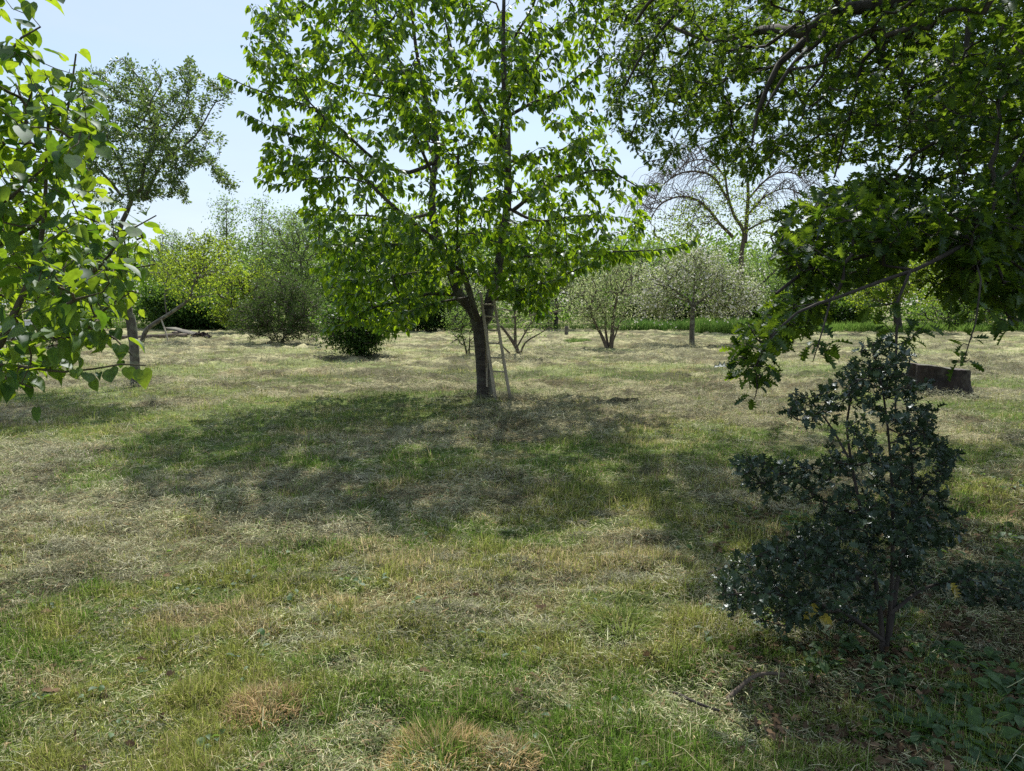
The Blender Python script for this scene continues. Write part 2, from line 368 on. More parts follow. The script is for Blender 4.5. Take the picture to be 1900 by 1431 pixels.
def masks(x, y):
    far = sst(10, 24, y)
    hay = sst(.43, .58, fbm(x*.55+40, y*.75+3, 4)+.06*far)
    near = 1-sst(3.0, 5.2, y)
    hay = np.clip(hay+1.1*(fbm(x*4.1+8, y*5.2, 3)-.5), 0, 1)
    hay = hay*(1-.6*near)
    hay = np.maximum(hay, patch(x, y, HAYS)*.95); hay = hay*(1-.85*patch(x, y, GREENS))
    br = np.maximum(patch(x, y, BROWNS), .75*sst(.64, .72, fbm(x*1.1+7, y*1.3+70, 3)))
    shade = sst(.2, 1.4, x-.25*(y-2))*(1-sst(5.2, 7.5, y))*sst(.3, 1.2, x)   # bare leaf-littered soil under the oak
    return hay, br, shade
def gh(x, y):
    big = .05*(fbm(x*.12+3, y*.12, 2)-.5)
    hay = sst(.42, .62, fbm(x*.55+40, y*.75+3, 4))
    lump = (fbm(x*2.3, y*3.1, 4)-.42)
    ridg = np.abs(fbm(x*1.3+9, y*2.6+4, 3)-.5)
    l2 = fbm(x*5.3+2, y*6.7+8, 3)-.45
    z = big+.12*np.clip(lump, -.1, .5)*(.45+.55*hay)*(1+2.0*sst(6, 22, y))+.05*(.25-ridg)+.06*np.clip(l2, -.08, .4)*(.35+.65*hay)*(1+1.5*sst(6, 20, y))
    return z*sst(-1, 2, y)*(1-sst(60, 90, y))
def gzf(x, y): return float(gh(np.array([x]), np.array([y]))[0])
ny, nx = 640, 460
t = np.linspace(0, 1, ny); ys = np.concatenate([np.linspace(-40, 1.2, 30), 1.2*np.exp(np.linspace(0, math.log(500), ny-30))])
u = np.linspace(-1, 1, nx); sx = np.sinh(u*4.2)/math.sinh(4.2)
X = np.zeros((ny, nx)); Yg = np.repeat(ys[:, None], nx, 1)
for i, yy in enumerate(ys):
    hw = .85*max(yy, 2)+1.5
    X[i] = u*hw*(1-np.abs(u)**8)+np.sign(u)*np.abs(u)**8*(hw+420)
x, y = X.ravel(), Yg.ravel(); z = gh(x, y)
hay, br, shd = masks(x, y)
def gcol(x, y, hay, br, shd):
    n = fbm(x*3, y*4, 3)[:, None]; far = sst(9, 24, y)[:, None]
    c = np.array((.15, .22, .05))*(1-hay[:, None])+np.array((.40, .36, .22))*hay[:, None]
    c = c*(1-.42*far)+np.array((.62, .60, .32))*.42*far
    c = c*(1-br[:, None]*.8)+np.array((.38, .30, .16))*br[:, None]*.8
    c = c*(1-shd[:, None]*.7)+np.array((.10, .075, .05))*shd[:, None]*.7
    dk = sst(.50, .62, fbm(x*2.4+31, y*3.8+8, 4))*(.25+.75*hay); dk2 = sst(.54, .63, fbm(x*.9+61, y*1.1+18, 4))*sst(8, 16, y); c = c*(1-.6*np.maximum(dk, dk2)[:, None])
    return c*(.42+.75*n)
gm = bpy.data.materials.new('mown_meadow'); gm.use_nodes = True; gt = gm.node_tree; b = gt.nodes['Principled BSDF']; b.inputs['Roughness'].default_value = .95; b.inputs['Specular IOR Level'].default_value = .1
at = N(gt, 'ShaderNodeAttribute', attribute_name='col'); geo = N(gt, 'ShaderNodeNewGeometry')
mp = N(gt, 'ShaderNodeMapping'); mp.inputs['Scale'].default_value = (1.0, 1.7, 1)
n1 = N(gt, 'ShaderNodeTexNoise'); n1.inputs['Scale'].default_value = 9; n1.inputs['Detail'].default_value = 9; n1.inputs['Roughness'].default_value = .75; n1.inputs['Distortion'].default_value = .6
r1 = N(gt, 'ShaderNodeValToRGB'); r1.color_ramp.elements[0].position = .3; r1.color_ramp.elements[0].color = (.35,.35,.35,1); r1.color_ramp.elements[1].position = .7; r1.color_ramp.elements[1].color = (1.35,1.35,1.3,1)
mm = N(gt, 'ShaderNodeMixRGB', blend_type='MULTIPLY'); mm.inputs[0].default_value = 1
L(gt, geo.outputs['Position'], mp.inputs[0]); L(gt, mp.outputs[0], n1.inputs['Vector']); L(gt, n1.outputs[0], r1.inputs[0]); L(gt, at.outputs[0], mm.inputs[1]); L(gt, r1.outputs[0], mm.inputs[2]); L(gt, mm.outputs[0], b.inputs['Base Color'])
bp = N(gt, 'ShaderNodeBump'); bp.inputs['Strength'].default_value = .9; bp.inputs['Distance'].default_value = .06; L(gt, n1.outputs[0], bp.inputs['Height']); L(gt, bp.outputs[0], b.inputs['Normal'])
i = np.arange(ny-1)[:, None]*nx; j = np.arange(nx-1)[None]
q = np.stack([i+j, i+j+1, i+nx+j+1, i+nx+j], -1).reshape(-1, 4)
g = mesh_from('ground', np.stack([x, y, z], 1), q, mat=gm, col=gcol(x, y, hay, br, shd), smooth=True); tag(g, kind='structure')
M_blade = col_mat('grass_blade', .4); M_hay = col_mat('dry_clipping', .2)
def blades(name, x, y, z, h, wd, az, lean, bendk, col, mat, parent=None, tipc=1.25):
    n = len(x); d = np.stack([np.cos(az), np.sin(az), np.zeros(n)], 1); s = np.stack([-np.sin(az), np.cos(az), np.zeros(n)], 1)
    tw = rs.uniform(-.9, .9, n); s = unit(s*np.cos(tw)[:, None]+np.array((0, 0, 1.))*np.sin(tw)[:, None])
    b = np.stack([x, y, z], 1); cl, sl = np.cos(lean), np.sin(lean); cl2, sl2 = np.cos(lean+bendk), np.sin(lean+bendk)
    m = b+(h*.5)[:, None]*(d*cl[:, None]+np.array((0, 0, 1.))*sl[:, None]); t = m+(h*.5)[:, None]*(d*cl2[:, None]+np.array((0, 0, 1.))*sl2[:, None])
    t[:, 2] = np.maximum(t[:, 2], b[:, 2]-.02)
    W = (wd*.5)[:, None]*s
    V = np.stack([b-W, b+W, m-W*.8, m+W*.8, t], 1).reshape(-1, 3); o = np.arange(n)[:, None]*5
    Q = np.concatenate([o, o+1, o+3, o+2], 1); T = np.concatenate([o+2, o+3, o+4], 1)
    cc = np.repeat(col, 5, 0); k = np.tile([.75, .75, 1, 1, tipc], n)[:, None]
    return mesh_from(name, V, Q, T, mat, parent, col=np.clip(cc*k, 0, 1))
def scatter(n, y0, y1, pw=1.7, u=.8):
    r = rs.rand(n); e = 1-pw; yy = (y0**e+r*(y1**e-y0**e))**(1/e); return (rs.uniform(-u, u, n))*(yy+.4), yy
# living grass
x, y = scatter(760000, 1.9, 36, 1.85); hay, br, shd = masks(x, y)
cl = fbm(x*4.5, y*4.5, 3)
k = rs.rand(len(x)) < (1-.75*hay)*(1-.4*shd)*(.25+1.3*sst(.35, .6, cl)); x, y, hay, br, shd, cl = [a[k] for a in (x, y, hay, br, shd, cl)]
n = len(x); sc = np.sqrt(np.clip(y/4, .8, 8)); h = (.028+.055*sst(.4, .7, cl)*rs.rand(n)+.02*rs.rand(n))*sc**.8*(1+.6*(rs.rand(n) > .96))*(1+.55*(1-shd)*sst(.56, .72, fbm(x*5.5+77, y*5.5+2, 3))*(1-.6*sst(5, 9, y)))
base = np.array((.15, .25, .04))
v = np.clip(fbm(x*.8+3, y*.8+11, 3)+.5*(fbm(x*3.8+1, y*4.4, 2)-.5), 0, 1)[:, None]; c = base*(1-sst(.38, .62, v))+np.array((.30, .33, .08))*sst(.38, .62, v)
dry = (rs.rand(n) < .17+.55*br)[:, None]; c = np.where(dry, np.array((.52, .43, .24)), c)*(.4+1.2*rs.rand(n)[:, None]**1.3)
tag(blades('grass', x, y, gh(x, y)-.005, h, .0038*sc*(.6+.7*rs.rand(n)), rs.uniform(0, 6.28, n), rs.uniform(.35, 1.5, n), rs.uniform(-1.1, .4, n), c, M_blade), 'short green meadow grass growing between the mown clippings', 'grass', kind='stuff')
# mown clippings
x, y = scatter(760000, 1.9, 45, 1.75); hay, br, shd = masks(x, y)
k = rs.rand(len(x)) < (.30+.85*hay)*(1-.1*shd)*(1-.35*(1-sst(3, 5, y))); x, y, hay, br = [a[k] for a in (x, y, hay, br)]
n = len(x); sc = np.sqrt(np.clip(y/4, .8, 10)); cl = fbm(x*3.1, y*3.7, 3)
lift = (.012+hay*.07*sst(.42, .62, cl))*rs.rand(n)**1.5
v = rs.rand(n)[:, None]; c = np.array((.60, .58, .37))*(.34+1.15*v**1.4); gr = (rs.rand(n) < .30+.25*(1-sst(3, 6, y)))[:, None]; c = np.where(gr, np.array((.32, .38, .17))*(.4+.95*v**1.3), c)
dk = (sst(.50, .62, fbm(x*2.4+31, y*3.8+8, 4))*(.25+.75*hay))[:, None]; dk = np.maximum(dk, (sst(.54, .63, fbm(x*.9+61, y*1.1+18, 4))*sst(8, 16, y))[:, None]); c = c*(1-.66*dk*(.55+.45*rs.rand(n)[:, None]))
pk = (rs.rand(n) < .08)[:, None]; c = np.where(pk, np.array((.5, .36, .2))*(.6+.6*v), c)
c = c*(.50+.95*fbm(x*2.6+5, y*3.6, 3))[:, None]*np.array((1, .98, .97))
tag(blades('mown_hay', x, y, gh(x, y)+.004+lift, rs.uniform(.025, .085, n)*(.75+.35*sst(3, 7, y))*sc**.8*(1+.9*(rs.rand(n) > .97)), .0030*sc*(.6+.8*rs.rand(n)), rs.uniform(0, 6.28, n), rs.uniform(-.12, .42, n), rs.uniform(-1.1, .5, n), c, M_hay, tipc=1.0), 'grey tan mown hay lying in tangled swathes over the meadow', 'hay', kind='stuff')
n = 500; x, y = scatter(n, 2.0, 8, 1.6); v = rs.rand(n)[:, None]
tag(blades('fallen_straws', x, y, gh(x, y)+.02+.03*rs.rand(n), rs.uniform(.07, .22, n), rs.uniform(.0018, .0036, n), rs.uniform(0, 6.28, n), rs.uniform(.1, .8, n), rs.uniform(-1.5, -.2, n), np.array((.35, .42, .17))*(1-v)+np.array((.56, .52, .34))*v, M_hay, tipc=1.0), 'long pale single stems dropped over the mown grass', 'straw', kind='stuff')
# raked-up tangles of clippings, each a low dome of curled strands
nc = 2300; cx, cy = scatter(nc, 3.3, 30, 1.35); kk = rs.rand(nc) < .18+.82*masks(cx, cy)[0]; cx, cy = cx[kk], cy[kk]
bx_, by_ = [], []
for gx, gy_, rr_ in ((901, 741, .5), (934, 745, .3), (254, 718, .4), (1766, 742, .5), (1284, 641, .7)):
    c_ = G(gx, gy_); a_ = rs.uniform(0, 6.28, 7); bx_ += list(c_[0]+np.cos(a_)*rr_*.7); by_ += list(c_[1]+np.sin(a_)*rr_*.7)
cx = np.concatenate([cx, bx_]); cy = np.concatenate([cy, by_]); nc = len(cx)
fs = np.clip(cy/7, .7, 2.4); cr_ = rs.uniform(.07, .22, nc)*fs; ch = cr_*rs.uniform(.32, .60, nc); ctone = rs.uniform(.45, 1.3, nc); cgr = rs.rand(nc)
per = 95; I = np.repeat(np.arange(nc), per); n = len(I); a_ = rs.uniform(0, 6.28, n); r_ = np.sqrt(rs.rand(n))
el = 1+.9*rs.rand(nc)[I]; x = cx[I]+np.cos(a_)*r_*cr_[I]*el; y = cy[I]+np.sin(a_)*r_*cr_[I]*.8
z = gh(x, y)+ch[I]*np.sqrt(np.clip(1-r_**2, 0, 1))*rs.rand(n)**.35-.004; v = rs.rand(n)[:, None]
c = (np.array((.50, .47, .33))*(1-.5*cgr[I][:, None])+np.array((.27, .31, .18))*.5*cgr[I][:, None])*(.3+1.0*v)*ctone[I][:, None]
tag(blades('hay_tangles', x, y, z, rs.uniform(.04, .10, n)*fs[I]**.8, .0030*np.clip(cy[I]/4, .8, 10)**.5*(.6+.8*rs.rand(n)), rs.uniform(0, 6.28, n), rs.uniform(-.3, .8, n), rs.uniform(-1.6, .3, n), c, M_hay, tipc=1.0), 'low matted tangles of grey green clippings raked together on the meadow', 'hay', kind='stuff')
# leaf litter under the oak
x, y = scatter(26000, 1.9, 9, 1.6); k = (rs.rand(len(x)) < masks(x, y)[2]*.9+.02); x, y = x[k], y[k]; n = len(x)
M_lit = leaf_mat('dead_oak_leaf', (.05,.035,.022), (.20,.135,.085), (.05,.03,.02), (.12,.07,.04), gloss=.0, tf=.2)
o = leaf_mesh('leaf_litter', np.stack([x, y, gh(x, y)+.008+.02*rs.rand(n)], 1), np.stack([rs.normal(size=n), rs.normal(size=n), .25*rs.normal(size=n)], 1), np.stack([.5*rs.normal(size=n), .5*rs.normal(size=n), np.ones(n)], 1), rs.uniform(.02, .055, n), TOL, M_lit, None)
tag(o, 'brown dead leaves lying on bare soil beneath the oak', 'dead leaves', kind='stuff')
# broad-leaved weeds
x, y = scatter(9000, 1.9, 11, 1.8); s_ = masks(x, y)[2]; cl = fbm(x*1.7+30, y*1.7+3, 3)
k = rs.rand(len(x)) < (s_*.26+.022)*sst(.4, .6, cl)*1.6; x, y = x[k], y[k]; n = len(x)
M_weed = leaf_mat('weed_leaf', (.05,.10,.035), (.11,.18,.07), (.08,.17,.02), (.2,.32,.05), gloss=.035, rough=.6)
per = 4; X4 = np.repeat(x, per)+rs.normal(size=n*per)*.035; Y4 = np.repeat(y, per)+rs.normal(size=n*per)*.035; m = n*per; a = rs.uniform(0, 6.28, m)
o = leaf_mesh('ground_weeds', np.stack([X4, Y4, gh(X4, Y4)+.01+.03*rs.rand(m)], 1), np.stack([np.cos(a), np.sin(a), rs.uniform(-.1, .7, m)], 1), np.stack([.3*rs.normal(size=m), .3*rs.normal(size=m), np.ones(m)], 1), rs.uniform(.02, .05, m)*(1+.6*masks(X4, Y4)[2]), TS, M_weed, None, width=1.1)
tag(o, 'low broad leaved weeds and ivy creeping through the grass', 'weeds', kind='stuff')
# dry tufts and green tufts
def tuft(name, px, py, rad, h, n, c0, c1, label, cat, group=None, wd=.004):
    b = G(px, py); a = rs.uniform(0, 6.28, n); r = rad*np.sqrt(rs.rand(n))*(.55+.9*fbm(np.cos(a)*1.6+px, np.sin(a)*1.6, 3)); x = b[0]+r*np.cos(a); y = b[1]+r*np.sin(a)
    c = np.array(c0)+(np.array(c1)-np.array(c0))*rs.rand(n)[:, None]
    o = blades(name, x, y, gh(x, y)-.005, h*(.5+.7*rs.rand(n))*(1.15-r/rad*.6), np.full(n, wd)*(.7+.6*rs.rand(n)), a+rs.normal(size=n)*.5, rs.uniform(.45, 1.45, n)-.25*(r/rad), rs.uniform(-1.0, .2, n), c, M_blade)
    return tag(o, label, cat, group)
tuft('dry_grass_tuft', 492, 1320, .14, .105, 950, (.34,.22,.10), (.64,.47,.27), 'small round rusty orange dry grass tuft alone in the left foreground grass', 'grass tuft', 'dry grass tufts')
tuft('dry_grass_tuft', 815, 1418, .20, .11, 1500, (.42,.29,.12), (.72,.55,.29), 'wide straw coloured dry tuft at the bottom edge, left of its smaller twin', 'grass tuft', 'dry grass tufts')
tuft('dry_grass_tuft', 940, 1424, .12, .095, 700, (.42,.29,.14), (.70,.54,.30), 'smaller straw coloured dry tuft at the bottom edge beside the widest one', 'grass tuft', 'dry grass tufts')
tuft('grass_tuft', 1160, 1185, .13, .16, 700, (.12,.20,.04), (.34,.38,.12), 'long pale green blades flopped over in a mound left of the holly', 'grass tuft', wd=.005)
tuft('grass_tuft', 1070, 636, .6, .22, 700, (.10,.18,.04), (.2,.28,.08), 'lone green grass tuft left of the multi stemmed blossom tree', 'grass tuft', wd=.02)
# sticks
def stick(pts, r, label, mat=B_brown):
    w_ = [G(px, py)+np.array((0, 0, .02+z)) for px, py, z in pts]; w_ = [p+np.array((0, 0, gzf(p[0], p[1]))) for p in w_]
    T = Tubes(); T.add(smooth_poly(w_, .03), np.linspace(r, r*.55, len(smooth_poly(w_, .03))), 7, .12, cap=True); o = T.build('fallen_stick', mat); return tag(o, label, 'stick', 'fallen sticks by the holly')
stick([(1348,1305,.0),(1385,1292,.02),(1415,1288,.03),(1455,1286,.02)], .011, 'curved pale ended stick lying on soil below the holly')
stick([(1250,1292,.0),(1300,1322,.02),(1335,1330,.01)], .009, 'straight dark stick lying left of the curved stick', B_dark)
stick([(1312,1086,.02),(1335,1078,.03),(1352,1072,.02)], .012, 'short pale brown stick poking out left of the holly')
# ================================================================== TREES
def limb(pxs, r0, r1, step=.2):
    """pxs: (x, y, depth)"""
    return (smooth_poly([P(*p) for p in pxs], step), r0, r1)
def add_limbs(T, limbs, sides=8, lump=.05):
    for pts, r0, r1 in limbs: T.add(pts, np.linspace(r0, r1, len(pts)), sides, lump)
rs.seed(11)
# ---- cherry tree
YC = 12.6; b0 = G(901, 741); YC = b0[1]
cherry = thing('cherry_tree', 'large broad green cherry tree with forked trunk and a ladder leaning on it', 'tree', b0)
trunkp = smooth_poly([P(901,748,YC), P(899,725,YC), P(897,690,YC), P(894,650,YC), P(891,610,YC), P(888,590,YC)], .08)
T = Tubes(); hgt = trunkp[:, 2]; T.add(trunkp, .120+.06*np.exp(-np.clip(hgt, 0, 9)/.11)+.02*sst(1.0, 1.5, hgt), 16, .05)
T.build('trunk', B_cherry, cherry)
d = YC
main = [limb([(888,600,d),(872,572,d),(852,546,d-.1),(836,505,d-.2),(822,460,d-.2),(803,400,d-.1),(804,330,d),(811,268,d+.1),(791,184,d+.2),(780,134,d+.2),(768,60,d+.1),(758,-60,d)], .085, .014),
        limb([(893,603,d),(904,588,d),(910,550,d+.1),(923,510,d+.15),(931,450,d+.1),(941,386,d),(942,307,d),(941,232,d+.1),(936,170,d+.1),(934,100,d),(935,0,d),(940,-130,d)], .095, .016),
        limb([(889,598,d-.05),(880,575,d-.3),(868,530,d-.5),(849,495,d-.7),(815,455,d-.9),(782,425,d-1.0),(735,388,d-1.2),(690,345,d-1.3),(650,307,d-1.4),(605,275,d-1.4)], .055, .015)]
sub = [limb([(931,272,d),(912,240,d-.1),(895,205,d-.2),(872,165,d-.4),(856,134,d-.5),(839,95,d-.6),(825,30,d-.7),(815,-50,d-.8)], .035, .01),
 limb([(946,214,d),(990,190,d-.3),(1035,172,d-.6),(1080,135,d-.9),(1120,100,d-1.1)], .03, .008),
 limb([(938,180,d),(979,137,d+.4),(1010,90,d+.7),(1037,50,d+.9),(1080,15,d+1.2)], .03, .008),
 limb([(950,392,d),(975,372,d-.3),(1003,344,d-.5),(1037,327,d-.7),(1080,322,d-.9),(1130,315,d-1.1),(1180,345,d-1.3),(1222,342,d-1.5)], .035, .006),
 limb([(942,480,d),(1000,474,d-.4),(1060,470,d-.8),(1106,468,d-1.0),(1180,466,d-1.2),(1240,462,d-1.3),(1292,445,d-1.4)], .03, .006),
 limb([(909,560,d),(940,548,d-.5),(985,532,d-.9),(1030,520,d-1.1),(1070,500,d-1.3),(1105,486,d-1.5)], .025, .006),
 limb([(941,300,d),(1000,292,d+.6),(1060,270,d+1.2),(1110,240,d+1.6)], .03, .006),
 limb([(936,110,d),(960,60,d-.3),(990,10,d-.5),(1010,-60,d-.8)], .025, .006),
 limb([(941,386,d),(1000,410,d+.9),(1080,400,d+1.5),(1170,405,d+2.0)], .03, .006),
 limb([(806,300,d),(760,320,d-.1),(700,300,d-.2),(640,246,d-.4),(600,215,d-.4),(568,195,d-.5),(528,184,d-.6),(470,165,d-.7),(410,138,d-.7)], .035, .005),
 limb([(811,268,d),(770,225,d+.2),(730,180,d+.3),(690,130,d+.4),(651,75,d+.5),(625,50,d+.5),(596,30,d+.5)], .035, .008),
 limb([(735,186,d),(700,178,d+.1),(646,168,d),(590,145,d-.1),(531,145,d-.1),(490,120,d-.2),(453,86,d-.2)], .02, .005),
 limb([(600,215,d-.4),(556,168,d-.3),(523,84,d-.2),(490,50,d-.2),(464,10,d-.2)], .015, .005),
 limb([(650,307,d-1.4),(600,270,d-1.4),(540,250,d-1.3),(495,232,d-1.3),(452,208,d-1.3)], .013, .005),
 limb([(700,350,d-1.2),(649,330,d-1.2),(568,333,d-1.2),(520,345,d-1.2),(476,331,d-1.2)], .014, .004),
 limb([(640,300,d-1.3),(579,300,d-1.2),(530,300,d-1.2),(498,280,d-1.2)], .011, .004),
 limb([(850,548,d-.1),(798,545,d-.3),(740,560,d-.5),(692,571,d-.6),(640,600,d-.8),(600,612,d-.9)], .03, .006),
 limb([(826,470,d-.2),(760,455,d-.5),(690,455,d-.8),(630,455,d-1.0),(588,452,d-1.1)], .03, .006),
 limb([(872,552,d-.3),(820,560,d-.9),(770,575,d-1.4),(720,590,d-1.8)], .022, .005),
 limb([(860,515,d-.5),(780,505,d-.9),(700,520,d-1.4),(630,520,d-1.8)], .022, .005),
 limb([(803,395,d-.1),(740,410,d+.7),(680,400,d+1.4),(600,400,d+1.8),(560,395,d+2)], .03, .006),
 limb([(790,184,d),(740,110,d-.6),(700,40,d-1.0),(680,-40,d-1.2)], .025, .006),
 limb([(805,330,d),(770,250,d-1),(735,160,d-1.8),(710,60,d-2.3)], .03, .006),
 limb([(942,320,d),(930,240,d-1),(960,140,d-1.8),(990,30,d-2.3)], .03, .006),
 limb([(868,530,d-.5),(850,470,d-1.3),(850,400,d-2.0),(860,320,d-2.6)], .03, .006),
 limb([(942,310,d),(930,220,d+1.2),(940,120,d+2),(930,20,d+2.4)], .03, .006),
 limb([(808,300,d),(760,200,d+1.2),(700,120,d+2),(640,60,d+2.3)], .03, .006)]
T = Tubes(); add_limbs(T, main, 10); add_limbs(T, sub, 6)
crown = [(462,5),(455,100),(505,170),(440,150),(500,240),(480,330),(560,330),(560,400),(600,470),(620,560),(700,600),(800,560),(860,520),(960,560),(1020,560),(1060,520),(1180,480),(1200,380),(1140,330),(1130,120),(1130,-150),(980,-270),(760,-280),(560,-180),(520,-60)]
tg = vol_poly(crown, YC, 3.1, 1750, D=260, clump=.475, csize=.8, shell=True)
low = vol_poly([(590,440),(570,480),(640,590),(730,620),(800,580),(860,520),(1000,560),(1060,500),(1180,470),(1190,440),(1000,420),(700,410)], YC-.4, 2.2, 300, D=90, clump=.46, csize=.6)
low2 = vol_poly([(900,520),(940,560),(1010,595),(1030,560),(1000,530)], YC-.9, .7, 26, D=60)
lines = grow(main+sub, np.concatenate([tg, low, low2]), .0035, w=.22, up=.35)
for p, r in lines: T.add(p, r, 4)
T.build('branches', B_cherry, cherry)
A = [leaves_on(lines, .082, .58, 3, .136, droop=.8, spread=.7, off=.03), leaves_on([l[0][len(l[0])//4:] for l in sub], .06, 9, 3, .136, droop=.8, spread=.55, off=.02)]

def cat4(A): return [np.concatenate([a[i] for a in A]) for i in range(4)]
p_, a_, n_, s_ = cat4(A)
leaf_mesh('crown', p_, a_, n_, s_, TS, M_cherry, cherry, width=1.0)
rs.seed(12)
# ---- ladder
LB = G(934, 742); lad = thing('orchard_ladder', 'weathered wooden orchard ladder leaning against the forked cherry trunk', 'ladder', LB)
B_wood = bark_mat('weathered_wood', (.26,.22,.16), (.46,.40,.31), 30, (1, 1, .15), bump=.3)
yf, yt = YC-.32, YC-.22
def lp(x, y):
    k = (742-y)/200; return P(x, y, yf+(yt-yf)*k)
for a in ([(920,743),(913,697),(905,640),(898,590),(892,543)], [(947,741),(938,690),(930,640),(922,590),(914,543)]):
    T = Tubes(); p = smooth_poly([lp(*q_) for q_ in a], .1); T.add(p, np.linspace(.027, .023, len(p)), 8, .04, cap=True); T.build('rail', B_wood, lad)
rx = lambda y, s: np.interp(y, [543,590,640,690,742], [892,898,905,912.5,920] if s == 0 else [914,922,930,938,947])
for yy in (565, 587.5, 612.7, 637, 663.8, 689.4, 715):
    if yy == 715: continue
    T = Tubes(); p = smooth_poly([lp(rx(yy, 0)-1.5, yy-.5)+np.array((0,-.012,0)), lp(rx(yy, 1)+1.5, yy+.8)+np.array((0,-.012,0))], .06); T.add(p, np.full(len(p), .014), 6, .06, cap=True); T.build('rung', B_wood, lad)
T = Tubes(); p = smooth_poly([lp(897,575)+np.array((0,.03,0)), P(902,640,YC-.18), P(904,718,YC-.20)], .1); T.add(p, np.linspace(.014,.018,len(p)), 6, .05, cap=True); T.build('prop_pole', B_wood, lad)
rs.seed(13)
# ---- plum tree at left
b0 = G(254, 718); YP = b0[1]; d = YP
plum = thing('plum_tree', 'tall slender fruit tree with small grey green leaves behind the linden twigs', 'tree', b0)
T = Tubes(); tp = smooth_poly([P(255,724,d), P(252,700,d), P(249,650,d), P(245,610,d), P(241,585,d)], .08); T.add(tp, .088+.03*np.exp(-np.clip(tp[:, 2], 0, 9)/.08), 14, .07); T.build('trunk', B_grey, plum)
main = [limb([(241,590,d),(236,560,d),(229,510,d),(224,460,d),(223,424,d),(235,395,d),(245,368,d),(263,349,d),(265,321,d),(273,290,d),(284,272,d),(290,240,d+.2),(285,190,d+.2),(262,150,d+.2),(228,110,d)], .07, .012),
 limb([(243,372,d),(235,340,d-.2),(227,310,d-.4),(200,260,d-.5),(190,220,d-.5)], .035, .01),
 limb([(263,368,d),(275,352,d+.2),(290,322,d+.2),(310,295,d+.1),(335,275,d),(360,255,d),(380,225,d-.1),(400,190,d-.2),(425,180,d-.2)], .035, .008),
 limb([(240,580,d),(215,550,d-.3),(190,535,d-.5),(170,500,d-.6),(160,450,d-.6)], .05, .012),
 limb([(238,578,d),(200,568,d-.3),(165,562,d-.5),(132,556,d-.7),(90,530,d-.9)], .04, .01),
 limb([(227,365,d-.3),(205,338,d-.5),(185,315,d-.6),(160,280,d-.8),(140,250,d-1)], .03, .008),
 limb([(275,290,d),(320,240,d+.8),(350,180,d+1.1),(355,130,d+1.2)], .03, .008),
 limb([(310,295,d),(350,290,d),(380,300,d+.1),(410,320,d+.1),(438,352,d+.1)], .015, .005),
 limb([(290,240,d),(275,200,d-.9),(300,150,d-1.2),(280,120,d-1.4)], .025, .006)]
T = Tubes(); add_limbs(T, main, 8)
pol = [(228,80),(260,95),(265,120),(320,125),(350,105),(375,140),(430,165),(440,190),(400,185),(375,225),(420,255),(410,270),(380,265),(400,300),(440,350),(410,345),(380,300),(340,330),(350,375),(300,360),(250,400),(180,420),(140,330),(110,200),(150,130),(200,130)]
tg = vol_poly(pol, d, 1.6, 1200, D=110, clump=.49, csize=.6)
lw = vol_poly([(130,420),(230,400),(250,560),(180,600),(80,560)], d-.3, 1.0, 120, D=70, clump=.45, csize=.4)
lines = grow(main, np.concatenate([tg, lw]), .003, w=.25, up=.2)
for p, r in lines: T.add(p, r, 4)
T.build('branches', B_grey, plum)
p_, a_, n_, s_ = cat4([leaves_on(lines, .04, .40, 4, .068, droop=.0, spread=.8, off=.02), leaves_on([m__[0][int(len(m__[0])*.45):] for m__ in main], .02, 3, 4, .068, droop=.0, spread=.9, off=.09)])
leaf_mesh('crown', p_, a_, n_, s_, TS, M_plum, plum, width=.85)
rs.seed(14)
